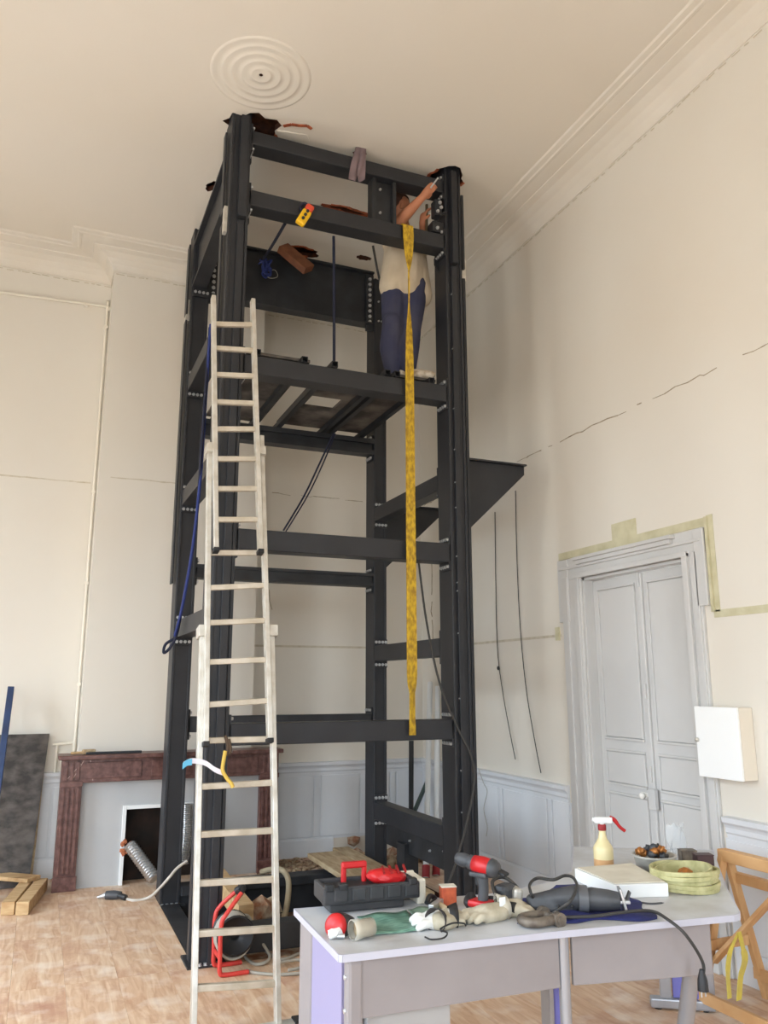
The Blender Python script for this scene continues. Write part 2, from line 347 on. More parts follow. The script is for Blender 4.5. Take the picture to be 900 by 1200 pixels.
# loose plaster flap beside the left front post
MB().prism([(1.30, 5.16, ZC-.012), (1.52, 5.13, ZC-.004), (1.56, 5.19, ZC-.004), (1.33, 5.24, ZC-.012)], (0, 0, .012)).build('torn_edge', CEIL, ceil_o)
mb = MB()
ft = [(1.33, 5.10), (1.38, 5.06), (1.44, 5.05), (1.49, 5.03), (1.53, 5.05)]
for a, b in zip(ft, ft[1:]): mb.bar((a[0], a[1], ZC-.003), (b[0], b[1], ZC-.003), .022, .01)
mb.build('torn_edge', MATS['torn_orange_lath'], ceil_o)

# ceiling rose: concentric raised rings
prof = [(.02, .004)]
for rr in (.07, .135, .20, .265, .33): prof += [(rr-.034, .002), (rr-.012, .0052), (rr, .0048), (rr+.003, .002)]
mb = MB().lathe([(r_, -h) for r_, h in prof]+[(.345, .002)], (rc.x, rc.y, ZC), 64)
struct(mb.build('trim_1', CEIL), 'round plaster ceiling rose of concentric rings with a dark centre hole')

# cornice swept round the room, mitred at the chimney breast
def sweep(path, prof, name, material, closed_dir=1, parent=None):
    P = [Vector((x, y)) for x, y in path]; n = len(P); rings = []
    for i in range(n):
        def nrm(a, b): d = (b-a).normalized(); return Vector((d.y, -d.x))
        if i == 0: k = nrm(P[0], P[1]); off = k
        elif i == n-1: off = nrm(P[-2], P[-1])
        else:
            a, b = nrm(P[i-1], P[i]), nrm(P[i], P[i+1]); off = (a+b)/(1+a.dot(b))
        rings.append([(P[i].x+off.x*d, P[i].y+off.y*d, z) for d, z in prof])
    m_ = len(prof); vs = [v for r_ in rings for v in r_]
    fs = [(i*m_+k, i*m_+(k+1) % m_, (i+1)*m_+(k+1) % m_, (i+1)*m_+k) for i in range(n-1) for k in range(m_)]
    fs += [tuple(range(m_-1, -1, -1)), tuple((n-1)*m_+k for k in range(m_))]
    fs = [tuple(reversed(f)) for f in fs]
    return MB().add(vs, fs).build(name, material, parent)
ROOM = [(XL, YB), (BX0, YB), (BX0, BY), (BX1, BY), (BX1, YB), (XR, YB), (XR, YF)]
cp = [(0, 5.455), (.008, 5.455), (.010, 5.466), (.006, 5.470), (.014, 5.482), (.04, 5.52), (.08, 5.56), (.14, 5.592), (.20, 5.602), (.205, 5.608), (.31, 5.614), (.315, 5.610), (.335, 5.609), (.345, 5.617), (.385, 5.620), (.40, ZC+.002), (0, ZC+.002)]
cor = struct(sweep(ROOM, cp, 'trim_2', CORN), 'moulded plaster cornice along the back and right walls')
# broken plaster beads under the cornice
rd = random.Random(3); mb = MB()
for a, b in zip(ROOM, ROOM[1:]):
    A, B = Vector(a), Vector(b); d = (B-A); ln = d.length; d.normalize(); nn = Vector((d.y, -d.x)); t = .02
    while t < ln-.05:
        L_ = rd.uniform(.02, .09); z = 5.44+rd.uniform(-.004, .004)
        if A.y > -1: mb.bar((*(A+d*t+nn*.002), z), (*(A+d*(t+L_)+nn*.002), z+rd.uniform(-.004, .004)), .003, .007)
        t += L_+rd.uniform(.01, .06)
tag(mb.build('plaster_bead', LINE, cor), kind='stuff')
# crack / old picture-rail scars
def scar(path, z, width, jit, material, name, label, seed, gap=.25):
    rd = random.Random(seed); mb = MB()
    for a, b in zip(path, path[1:]):
        A, B = Vector(a), Vector(b); ln = (B-A).length; d = (B-A).normalized(); nn = Vector((d.y, -d.x)); t = 0; zz = z
        while t < ln-.03:
            L_ = rd.uniform(.03, .12); z2 = z+rd.uniform(-jit, jit)
            if rd.random() > gap:
                mb.bar((*(A+d*t+nn*.001), zz), (*(A+d*min(t+L_, ln)+nn*.001), z2), .003, width*rd.uniform(.5, 1.3))
            zz = z2; t += L_
    o = mb.build(name, material); return struct(o, label)
scar([(XR, YB-.05), (XR, 2.2)], 3.5, .007, .010, CRACK, 'trim_3', 'jagged crack running along the upper right wall', 4, .12)
scar([(BX1+.02, YB), (XR, YB)], 3.5, .006, .008, CRACK, 'trim_4', 'faint crack line on the back wall behind the tower', 5, .2)
scar([(XL, YB), (BX0-.03, YB)], 3.44, .012, .003, LINE, 'trim_5', 'faint scar line on the back wall left of the pipe', 6, .05)
scar([(BX0+.1, BY), (BX1-.2, BY)], 3.44, .012, .003, LINE, 'trim_6', 'faint scar line on the chimney breast', 7, .05)
mb = MB()
for a, b in (((XR, YB-.02), (XR, 5.27)),): mb.box(XR-.004, XR, 5.27, YB, 1.955, 1.975)
mb.box(BX1, XR, YB-.004, YB, 1.955, 1.975)
struct(mb.build('trim_7', LINE), 'thin bare plaster line along the wall at door-head height')
# thin crack in the far corner of the right wall
rd = random.Random(9); mb = MB(); z = 1.9; y = 7.55
while z < 2.9:
    z2 = z+rd.uniform(.02, .09); y2 = 7.55+rd.uniform(-.02, .02)
    if rd.random() > .25: mb.bar((XR-.001, y, z), (XR-.001, y2, z2), .003, .014, (0, 1, 0))
    z, y = z2, y2
z = 2.1; x = 2.02
while z < 3.3:
    z2 = z+rd.uniform(.03, .12); x2 = 2.05+rd.uniform(-.03, .03)
    if rd.random() > .45: mb.bar((x, YB-.001, z), (x2, YB-.001, z2), .003, .006, (1, 0, 0))
    z, x = z2, x2
struct(mb.build('trim_8', CRACK), 'vertical hairline cracks in the wall plaster behind the tower')

# wainscot, dado rail and skirting
rail = [(0, .735), (.012, .735), (.014, .765), (.022, .775), (.022, .80), (.03, .815), (.045, .83), (.048, .858), (0, .862)]
skirt = [(0, 0), (.022, 0), (.022, .15), (.012, .168), (0, .172)]
sweep([(XL, YB), (BX0, YB)], rail, 'trim_9', GREYP); sweep([(BX1, YB), (XR, YB), (XR, 5.26)], rail, 'trim_10', GREYP); sweep([(XR, 3.74), (XR, YF)], rail, 'trim_11', GREYP)
sweep([(XL, YB), (BX0, YB)], skirt, 'baseboard_back', GREYP); sweep([(BX1, YB), (2.72, YB)], skirt, 'baseboard_recess', GREYP); sweep([(XR, 7.2), (XR, 5.26)], skirt, 'baseboard_right', GREYP); sweep([(XR, 3.74), (XR, YF)], skirt, 'baseboard_door', GREYP)
for n_, l_ in (('trim_9', 'grey dado rail left of the fireplace'), ('trim_10', 'grey dado rail in the far corner behind the tower'), ('trim_11', 'grey dado rail right of the double door'),
               ('baseboard_back', 'grey skirting left of the fireplace'), ('baseboard_recess', 'broken grey skirting behind the tower'), ('baseboard_right', 'grey skirting between tower and door'), ('baseboard_door', 'grey skirting right of the door')):
    struct(bpy.data.objects[n_], l_)
def wains(name, label, x0, x1, y0, y1, edges):
    """sheet of dado panelling with recessed joints"""
    horiz = abs(x1-x0) > abs(y1-y0)
    o = (MB().box(x0, x1, YB-.006, YB, .15, .74) if horiz else MB().box(XR-.006, XR, y0, y1, .15, .74)).build(name, GREYP); struct(o, label)
    for a, b in edges:
        (MB().box(a, b, YB-.018, YB-.006, .175, .735) if horiz else MB().box(XR-.018, XR-.006, a, b, .175, .735)).build('panel', GREYP, o, .004)
wains('trim_12', 'grey dado panelling on the back wall left of the fireplace', XL, BX0, 0, 0, [(-.9+k*.42, -.9+k*.42+.40) for k in range(-5, 2)]+[(-.06, .16), (.18, .33)])
wains('trim_13', 'grey dado panelling on the back wall behind the tower', BX1, XR, 0, 0, [(1.83, 2.5), (2.515, 2.575), (2.59, 2.98), (2.995, 3.05), (3.065, 3.3), (3.315, 3.37), (3.385, 3.68)])
wains('trim_14', 'grey dado panelling between the tower and the double door', 0, 0, 5.24, YB, [(5.26, 5.47), (5.485, 5.54), (5.555, 6.2), (6.215, 6.27), (6.285, 7.0), (7.02, 7.78)])
wains('trim_15', 'grey dado panelling right of the double door', 0, 0, YF, 3.76, [(3.0, 3.74), (2.2, 2.98), (1.4, 2.18), (.4, 1.38)])

# double door with moulded casing
door = empty('door_1', (XR, (DY0+DY1)/2, 0)); struct(door, 'pale grey double door with moulded casing')
mb = MB()
cas = [(.0, .035), (.05, .05), (.09, .03), (.2, .022)]
mb.box(XR-.022, XR, DY1, 5.215, 0, 2.40).box(XR-.034, XR, 5.13, 5.20, 0, 2.40).box(XR-.045, XR, DY1+.005, DY1+.05, 0, 2.40)
mb.box(XR-.022, XR, 3.775, DY0, 0, 2.40).box(XR-.034, XR, 3.785, 3.835, 0, 2.40).box(XR-.045, XR, DY0-.05, DY0-.005, 0, 2.40)
mb.build('casing', DOORP, door, .004)
mb = MB().box(XR-.024, XR, 3.715, 5.25, DZ, 2.535).box(XR-.05, XR, DY0-.05, DY1+.05, DZ, DZ+.035).box(XR-.04, XR, 3.74, 5.225, 2.455, 2.475).box(XR-.055, XR, 3.98, 4.98, 2.475, 2.505).box(XR-.07, XR, 3.96, 5.0, 2.505, 2.53)
mb.box(XR-.034, XR, 3.715, 3.80, 2.06, 2.535).box(XR-.03, XR, 5.12, 5.25, 2.06, 2.535)
mb.build('casing_head', DOORP, door, .004)
mb = MB().box(XR, XR+.12, DY1-.02, DY1, 0, DZ).box(XR, XR+.12, DY0, DY0+.02, 0, DZ).box(XR, XR+.12, DY0, DY1, DZ-.02, DZ)
mb.build('jamb', DOORP, door)
ym = 4.42; xd = XR+.075
for li, (a, b) in enumerate(((ym+.004, DY1-.022), (DY0+.022, ym-.004))):
    leaf = MB().box(xd, xd+.04, a, b, .01, DZ-.025).build('leaf', DOORP, door, .003)
    for z0, z1 in ((.12, .85), (.93, 1.135), (1.235, 2.27)):
        MB().box(xd-.012, xd, a+.075, b-.075, z0, z1).build('panel', DOORP, leaf, .008)
        p_ = MB()
        for (q0, q1, r0, r1) in ((a+.06, b-.06, z0-.018, z0-.002), (a+.06, b-.06, z1+.002, z1+.018), (a+.06, a+.074, z0, z1), (b-.074, b-.06, z0, z1)):
            p_.box(xd-.017, xd, q0, q1, r0, r1)
        p_.build('moulding', DOORP, leaf, .004)
MB().box(xd-.02, xd, ym-.018, ym+.018, .01, DZ-.03).build('cover_strip', DOORP, door, .006)
MB().box(xd-.045, xd-.015, ym-.045, ym+.02, .80, .93).build('lock_case', DOORP, door, .004)
mb = MB().lathe([(0, .05), (.016, .048), (.022, .035), (.016, .02), (.008, .012), (.008, 0)], (xd-.002, ym+.09, .875), 14, (-1, 0, 0)); mb.box(xd-.006, xd, ym+.05, ym+.13, .855, .895)
mb.build('knob', mat('white_porcelain', rgb(235, 232, 225), .25), door)
for z in (1.02, 1.55, 2.3, .5): MB().tube([(xd-.026, ym, z-.05), (xd-.026, ym, z+.05)], .008, 8).build('bolt_rod', DOORP, door)
# bare plaster band left by a removed door hood
band = MB().box(XR-.004, XR, 3.69, 5.262, 2.545, 2.60).box(XR-.004, XR, 3.655, 3.705, 2.02, 2.61).box(XR-.004, XR, 2.0, 3.705, 1.985, 2.03).box(XR-.005, XR, 4.34, 4.6, 2.60, 2.715)
struct(band.build('trim_16', OLIVE), 'olive bare-plaster band framing the top and right of the door')
MB().box(XR-.02, XR, 3.69, 3.71, 2.02, 2.6).build('edge_strip', OLIVE, bpy.data.objects['trim_16'])
MB().box(XR-.014, XR, 5.29, 5.34, 1.93, 2.03).build('plug_stub', OLIVE, bpy.data.objects['trim_16'])


# ================================================================== the steel lift tower
LX0, LX1, RX0, RX1 = .955, 1.095, 2.66, 2.80
FY0, FY1, BY0, BY1 = 5.11, 5.31, 6.60, 6.80
tower = empty('steel_tower', ((LX0+RX1)/2, (FY0+BY1)/2, 0))
tag(tower, 'charcoal steel lift-shaft tower of posts and bolted beams reaching the ceiling', 'steel tower')
def bolts(parent, pts, nrm, r=.011):
    mb = MB()
    for p in pts: mb.lathe([(r*1.25, 0), (r*1.25, .003), (r, .003), (r, .014), (0, .014)], p, 6, nrm, False)
    return tag(mb.build('bolt_heads', ZINC, parent), kind='stuff')
def post(x0, x1, y0, y1, z1):
    """H-section column: web box with projecting flanges"""
    mb = MB().box(x0, x1, y0+.006, y1, -.02, z1)
    mb.box(x0-.0, x0+.022, y0-.004, y0+.006, -.02, z1).box(x1-.022, x1, y0-.004, y0+.006, -.02, z1)
    return mb.build('post', STEEL, tower, .004)
pFL = post(LX0, LX1, FY0, FY1, 5.72); pFR = post(RX0, RX1, FY0, FY1, 5.72); pBL = post(.945, LX1, BY0, BY1, 5.55); pBR = post(RX0, 2.78, BY0, BY1, 5.42)
# guide tubes on the upper front faces, ending at 4.8 m
for (x0, x1, p) in ((1.012, 1.07, pFL), (2.695, 2.745, pFR)):
    o = MB().box(x0, x1, FY0-.056, FY0-.004, 4.8, 5.60).build('guide_tube', STEEL, p, .003)
    MB().box(x0+.006, x1-.006, FY0-.05, FY0-.01, 4.797, 4.80).build('dark_end_plate', BLACKR, p)  # black plate painting the shade inside the hollow tube
    MB().box(x0+.004, x1-.004, FY0-.018, FY0+.004, .012, 4.79).build('guide_rail', STEEL, p, .003)
# thin cover strips on the outer faces, each with a gap
for (x0, x1, y0, y1, zs, p) in ((.928, .943, 5.2, 5.27, ((0, 4.79), (4.88, 5.53)), pFL), (2.812, 2.834, 5.12, 5.2, ((-.02, 4.72), (4.80, 5.45)), pFR), (.915, .93, 6.66, 6.76, ((2.4, 4.70), (4.76, 5.42)), pBL)):
    for z0, z1 in zs: MB().box(x0, x1, y0, y1, z0, z1).build('cover_strip', STEEL, p, .002)
for p, x in ((pFR, 2.822), (pBL, .922), (pFL, .935)):
    MB().box(x-.004, x+.03, (5.14 if p is not pBL else 6.68), (5.19 if p is not pBL else 6.74), 4.70, 4.90).build('strip_clip', ALU, p)
# zinc studs and silver strips added for pale wall seen through post slots
bolts(pFR, [(2.70, FY0-.002, z) for z in (.42, .75, 1.02, 1.5, 1.95, 2.25, 2.31, 2.5, 2.86, 3.05, 3.3, 3.62, 4.1, 4.55)], (0, -1, 0), .005)
sl = MB()
for k in range(22): sl.box(2.806, 2.811, 5.13, 5.15, .25+k*.21, .33+k*.21+.03*(k % 2))
tag(sl.build('slots', SILV, pFR), kind='stuff')
bolts(pBR, [(2.70, BY0-.004, 5.18), (2.71, BY0-.004, 4.4), (2.70, BY0-.004, 4.98), (2.73, BY0-.004, 4.98), (2.76, BY0-.004, 4.98)], (0, -1, 0), .008)

def beam(axis, a0, a1, c0, c1, z0, z1, plates=(1, 1), m_=STEEL, ext=.055, nb=4):
    """box beam along axis between two posts with end plates and bolts"""
    mb = MB().box(a0, a1, c0, c1, z0, z1) if axis == 'x' else MB().box(c0, c1, a0, a1, z0, z1)
    b = mb.build('beam', m_, tower, .006)
    for k, (e, s) in enumerate(((a0, 1), (a1, -1))):
        if not plates[k]: continue
        q0, q1 = sorted((e, e+s*.016))
        pl = (MB().box(q0, q1, c0-.0, c1, z0-ext, z1+ext) if axis == 'x' else MB().box(c0, c1, q0, q1, z0-ext, z1+ext)).build('end_plate', m_, b, .002)
        pts = []
        for i in range(nb):
            c = c0+(c1-c0)*(i+.5)/nb
            for z in (z0-ext*.55, z1+ext*.55): pts.append((e+s*.016, c, z) if axis == 'x' else (c, e+s*.016, z))
        bp = bolts(b, pts, (s, 0, 0) if axis == 'x' else (0, s, 0))
    return b
# front beams
for z0, z1 in ((5.425, 5.535), (4.935, 5.055), (3.672, 3.802), (2.456, 2.593), (1.228, 1.36)):
    beam('x', LX1, RX0, FY0+.004, FY0+.145, z0, z1)
beam('x', LX1, RX0, FY0+.03, FY0+.16, .03, .18, (0, 0), STEELD)
# back beams: deep plate girder near the top, then box beams
g = MB().box(LX1, RX0, BY0+.05, BY0+.07, 4.955, 5.48).box(LX1, RX0, BY0, BY0+.12, 5.47, 5.488).box(LX1, RX0, BY0, BY0+.12, 4.945, 4.962)
gd = g.build('plate_girder', STEELD, tower)
for x, s in ((LX1, 1), (RX0, -1)):
    MB().box(min(x, x+s*.075), max(x, x+s*.075), BY0+.02, BY0+.05, 4.88, 5.46).build('end_plate', STEELD, gd)
    bolts(gd, [(x+s*.04, BY0+.02, 4.97+.055*k) for k in range(9)], (0, -1, 0), .014)
for z0, z1 in ((3.665, 3.795), (2.447, 2.562), (1.23, 1.35)): beam('x', LX1, RX0, BY0+.02, BY0+.14, z0, z1, m_=STEELD)
MB().box(LX1, RX0, BY0-.02, BY0+.0, 3.755, 3.80).box(LX1, RX0, BY0-.0, BY0+.02, 3.66, 3.70).build('beam_flange', STEELD, tower)
MB().box(LX1, RX0, BY0, BY0+.012, 2.535, 2.56).box(LX1, RX0, BY0, BY0+.012, 2.45, 2.475).build('beam_flange', STEELD, tower)
beam('x', LX1, RX0, BY0-.05, BY0+.12, .05, .118, (0, 0), STEELD); beam('x', LX1, RX0, BY0+.02, BY0+.1, -.16, .05, (0, 0), STEELD)
# left beams
lg = MB().box(LX0+.03, LX0+.05, FY1, BY0, 4.99, 5.40).box(LX0-.01, LX0+.11, FY1, BY0, 5.385, 5.41).box(LX0-.01, LX0+.11, FY1, BY0, 4.98, 5.0)
lgo = lg.build('plate_girder', STEEL, tower)
for y, s in ((FY1, 1), (BY0, -1)):
    MB().box(LX0, LX0+.13, min(y, y+s*.016), max(y, y+s*.016), 4.9, 5.45).build('end_plate', STEEL, lgo)
    bolts(lgo, [(LX0+.02+.035*k, y+s*.016, 4.94) for k in range(4)], (0, s, 0))
bolts(lgo, [(LX0+.03, FY1+.10, 4.80+.065*k) for k in range(9)], (-1, 0, 0), .014)
MB().box(LX0+.031, LX0+.045, FY1, FY1+.14, 4.72, 5.36).build('splice_plate', STEELD, lgo)
for z0, z1 in ((4.03, 4.16), (3.035, 3.16), (1.96, 2.09)): beam('y', FY1, BY0, LX0, LX0+.13, z0, z1)
beam('y', FY1, BY0, LX0, LX0+.13, -.12, .0, (0, 0), STEELD)
# right beams
for z0, z1 in ((3.03, 3.155), (1.795, 1.927), (.495, .635)): beam('y', FY1, BY0, RX0, RX0+.12, z0, z1)
MB().box(RX0+.04, RX0+.06, FY1, 6.42, .33, .495).build('lower_plate', STEELD, tower)
bolts(tower, [(RX0+.04, 5.6, .42), (RX0+.04, 5.95, .43)], (-1, 0, 0), .008)
MB().box(RX0+.0, RX0+.12, 5.98, 6.12, -.02, .40).build('stub_post', STEELD, tower, .003)
beam('y', FY1, BY0, RX0, RX0+.12, -.12, .02, (0, 0), STEELD)
# base plates
for x0, x1, y0, y1 in ((LX0, LX1, FY0, FY1), (RX0, RX1, FY0, FY1), (.945, LX1, BY0, BY1), (RX0, 2.78, BY0, BY1)):
    bp = MB().box(x0-.05, x1+.04, y0-.015, y1+.03, -.035, -.012 if y0 > 6 else .012).build('base_plate', STEELD, tower, .003)
    bolts(bp, [(x0+.02+.035*k, y0-.008, .012 if y0 < 6 else -.012) for k in range(4)], (0, 0, 1), .012)
# shoulder plates under the upper front beams
for x, s in ((LX1, 1), (RX0, -1)):
    for z in (5.40, 4.91):
        MB().prism([(x, FY0+.12, z), (x+s*.035, FY0+.12, z), (x+s*.035, FY0+.12, z-.05), (x, FY0+.12, z-.12)], (0, .02, 0)).build('shoulder_plate', STEELD, tower)
# hanging H-piece between the two upper front beams
hx0 = oy(433, 250, 5.2).x; hx1 = oy(461, 250, 5.2).x
hp = MB().box(hx0, hx0+.03, 5.14, 5.24, 5.055, 5.425).box(hx1-.03, hx1, 5.14, 5.24, 5.055, 5.425).box(hx0, hx1, 5.185, 5.20, 5.055, 5.425).build('hanger_section', STEELD, tower, .003)
bolts(hp, [((hx0+hx1)/2-.02, 5.185, 5.36), ((hx0+hx1)/2-.02, 5.185, 5.16)], (0, -1, 0), .009)
# triangular consoles on the right of both right-hand posts
for y in (5.2, 6.68):
    z1 = 3.27 if y < 6 else 3.22
    MB().prism([(RX1, y, z1), (3.36, y, z1), (3.36, y, z1-.075), (RX1, y, z1-.60)], (0, .025, 0)).build('console_plate', STEEL, tower, .002)
    MB().box(RX1, 3.36, y-.04, y+.06, z1-.012, z1).build('console_flange', STEEL, tower)
# working gear bolted at the top right corner
mb = MB().box(2.56, 2.66, 5.13, 5.22, 5.08, 5.17).box(2.58, 2.64, 5.12, 5.2, 5.22, 5.36).tube([(2.60, 5.09, 5.2), (2.66, 5.09, 5.24)], .012, 6)
cl = mb.build('corner_clamp', STEELD, tower, .006)
bolts(cl, [(2.6, 5.12, 5.25), (2.62, 5.12, 5.33), (2.6, 5.13, 5.11), (2.63, 5.12, 5.29)], (0, -1, 0), .012)

# ------------------------------------------------------------------ platform on the third level
TZ = 3.803
for i, (px, q) in enumerate(((301, 415), (356, 425), (391, 430), (453, 444), (464, 447), (514, 449))):
    x = oy(px, q, 5.13).x
    if i == 5: x -= .06
    mb = MB()
    for a, b, c, d in ((x-.022, x+.022, TZ, TZ+.004), (x-.022, x+.022, TZ+.04, TZ+.044), (x-.022, x-.018, TZ, TZ+.044), (x+.018, x+.022, TZ, TZ+.044)):
        mb.box(a, b, 5.10 if i != 5 else 5.12, 6.72, c, d)
    mb.box(x-.018, x+.018, 5.16, 5.17, TZ+.004, TZ+.04)
    tag(mb.build('square_tube', STEELD), ('square steel tube on the platform beam behind the ladder top', 'square steel tube, second from the ladder on the platform beam', 'square steel tube under the hanging navy rope on the platform beam',
        'square steel tube by the worker\'s left foot', 'square steel tube between the worker\'s feet', 'square steel tube at the right end of the platform beam')[i], 'steel tube', 'square tubes across the platform')
BZ = TZ+.046
boards = [([(1.13, 1.60, 5.2, 6.66)], 'dark board at the left end of the platform, splashed with white'),
          ([(1.74, 1.82, 5.27, 6.62), (2.08, 2.185, 5.27, 6.62), (1.82, 2.08, 5.27, 5.84), (1.82, 2.08, 6.1, 6.62)], 'dark middle platform board with a square opening cut in it'),
          ([(2.215, 2.60, 5.2, 6.62)], 'dark board under the worker at the right of the platform')]
for rs, lb in boards:
    mb = MB()
    for x0, x1, y0, y1 in rs: mb.box(x0, x1, y0, y1, BZ, BZ+.02)
    tag(mb.build('platform_board', PLATE), lb, 'board', 'boards of the work platform')

# ------------------------------------------------------------------ three-part ladder leaning on the tower
lad = empty('extension_ladder', (1.0, 4.3, 0))
tag(lad, 'three-part aluminium extension ladder leaning on the left of the tower', 'ladder')
def lp(y, o):          # plane of the ladder: foot y 4.28, slope back; o = offset toward the room
    return y
LA = math.atan2(.87, 4.42)                 # lean
def on_ladder(px, py, off):
    """point where the sight line meets the leaning ladder plane (foot at y=4.17), off = offset in front of it"""
    n = Vector((.0, -math.cos(LA), math.sin(LA))); p0 = Vector((1, 4.10, 0))+n*off; d = ray(px, py)
    return EYEP+d*((p0-EYEP).dot(n)/d.dot(n))
secs = [  # left rail bottom/top px, right rail bottom/top px, rung image heights at the left rail -> right rail, offset
    ((226.5, 1205), (237, 737), (325.5, 1205), (318, 737), -.0, [(1158, 1152), (1094, 1088), (1035, 1030), (978, 973), (922, 917), (868, 866)], 'rung_lower'),
    ((241, 872), (245.5, 520), (316, 868), (306, 512), .045, [(826, 821), (776, 773), (730, 727), (689, 686), (648, 648)], 'rung_mid'),
    ((253, 645), (250, 348), (305, 647), (296, 352), .09, [(609, 609), (573, 573), (538, 538), (503, 503), (471, 473), (439, 441), (408, 411), (380, 381)], 'rung_top')]
for lb, lt, rb, rt, off, rungs, nm_ in secs:
    A, B, C_, D = (on_ladder(*p, off) for p in (lb, lt, rb, rt))
    if off == 0:
        A = A+(A-B).normalized()*((A.z-.02)/((B-A).normalized().z)); C_ = C_+(C_-D).normalized()*((C_.z-.02)/((D-C_).normalized().z))
    nrm_ = (0, -math.cos(LA), math.sin(LA))
    for p, q in ((A, B), (C_, D)): MB().bar(p, q, .026, .05, nrm_).build('rail', ALU, lad, .003)
    for yl, yr in rungs:
        p = on_ladder(lb[0]+(lt[0]-lb[0])*(lb[1]-yl)/(lb[1]-lt[1]), yl, off); q = on_ladder(rb[0]+(rt[0]-rb[0])*(rb[1]-yr)/(rb[1]-rt[1]), yr, off)
        MB().bar(p, q, .03, .03).build('rung', ALUR, lad, .004)
    if off > 0:
        for p, q in ((A, B), (C_, D)):
            d = (q-p).normalized(); MB().bar(p-d*.012, p+d*.012, .032, .056, nrm_).build('end_cap', BLACKR, lad, .002)
    else:
        lowA, lowC, topB, topD = A, C_, B, D
for p in (topB, topD): d = Vector((0, math.sin(LA), math.cos(LA))); MB().bar(p-d*.05, p+d*.012, .05, .10, (0, -1, 0)).build('guide_bracket', ALU, lad, .003)
for px, py in ((246, 527), (305, 530)): p = on_ladder(px, py, .06); MB().bar(p-d*.03, p+d*.02, .05, .09, (0, -1, 0)).build('guide_bracket', ALU, lad, .003)
sa, sb = lowA+(lowA-lowC).normalized()*.09, lowC+(lowC-lowA).normalized()*.10
MB().bar(sa+Vector((0, -.02, .0)), sb+Vector((0, -.02, .0)), .06, .035).build('stabiliser_bar', ALU, lad, .003)
for p in (sa, sb): MB().bar(p+Vector((-.03, -.02, .003)), p+Vector((.03, -.02, .003)), .075, .045).build('rubber_foot', BLACKR, lad, .004)
# ribbon and cord tied to the lower rungs
def band_thing(name, px, off, wd, material, label, cat, side=(0, 0, 1), thick=.003):
    pts = curve([on_ladder(x, y, off) for x, y in px], 5)
    return tag(MB().ribbon(pts, wd, side, thick).build(name, material), label, cat)
band_thing('ribbon', [(215, 896), (223, 892), (232, 892), (242, 895), (252, 902), (262, 906)], .04, .026, mat('white_pink_ribbon', rgb(226, 220, 228), .6), 'white plastic ribbon tied round the ladder rail', 'ribbon')
band_thing('ribbon', [(214, 898), (219, 894), (225, 893)], .046, .03, mat('light_blue_tape', rgb(96, 180, 214), .5), 'light blue end of the ribbon on the ladder', 'ribbon')
tag(MB().tube(curve([on_ladder(x, y, .05) for x, y in ((264, 880), (262, 892), (261, 903), (266, 912), (271, 918), (273, 923))], 4), .010, 7).build('yellow_string', mat('yellow_cord_mat', rgb(206, 172, 76), .7)), 'yellow cord knotted between two ladder rungs', 'cord')
tag(MB().tube(curve([on_ladder(x, y, .02) for x, y in ((264, 862), (267, 873), (266, 884), (270, 880), (268, 866))], 4), .009, 6).build('dark_strap', mat('brown_strap', rgb(84, 66, 50), .8)), 'brown strap looped over the ladder rung above the yellow cord', 'strap')

# ------------------------------------------------------------------ slings, ropes and small things hung on the tower
def hang(name, pts, r, material, label, cat, n=7, seg=6):
    return tag(MB().tube(curve(pts, seg), r, n).build(name, material), label, cat)
sx = oy(482, 400, 5.05).x
zz = lambda y: oy(482, y, 5.05).z
pts = [(sx+.0, 5.20, 5.062), (sx+.0, 5.12, 5.065), (sx, 5.095, 5.05)]+[(sx, 5.085, zz(y)) for y in (275, 285, 297, 306, 315, 330, 350, 365, 385, 420, 500, 600, 700, 790, 802, 812, 840, 862)]
wd = [.085, .085, .085]+[.085, .08, .07, .055, .035, .022, .024, .04, .058, .068, .07, .07, .072, .074, .07, .055, .048, .05]
ang = [0, 0, 0]+[0, 5, 12, 30, 60, 80, 70, 45, 22, 10, 4, 0, -3, 0, 10, 30, 20, 10]
side = [(math.cos(R(a)), math.sin(R(a)), 0) for a in ang]
sl_o = tag(MB().ribbon(pts, wd, side, .009).build('yellow_sling', YEL), 'long worn yellow lifting sling hanging from the upper beam', 'lifting sling')
# hoist pendant
pc = oy(357, 253, 5.07); d = (oy(366, 239, 5.07)-oy(350, 264, 5.07)).normalized()
pen = empty('hoist_pendant', pc); tag(pen, 'yellow hoist pendant with red top hanging on the upper front beam', 'remote control')
MB().bar(pc-d*.085, pc+d*.045, .07, .045, (0, -1, 0)).build('body', YELP, pen, .012)
MB().bar(pc+d*.045, pc+d*.10, .062, .05, (0, -1, 0)).build('head', mat('orange_red_plastic', rgb(216, 74, 44), .45), pen, .014)
for k in range(3): MB().lathe([(.011, 0), (.011, .012), (0, .014)], pc+d*(.03-.035*k)+Vector((0, -.022, 0)), 10, (0, -1, 0)).build('button', BLKP, pen)
hang('navy_strap', [pc+d*.09+Vector((0, .01, 0)), oy(357, 238, 5.09), oy(352, 243, 5.10), oy(356, 252, 5.09)], .010, ROPED, 'navy strap looped over the beam beside the yellow pendant', 'strap')
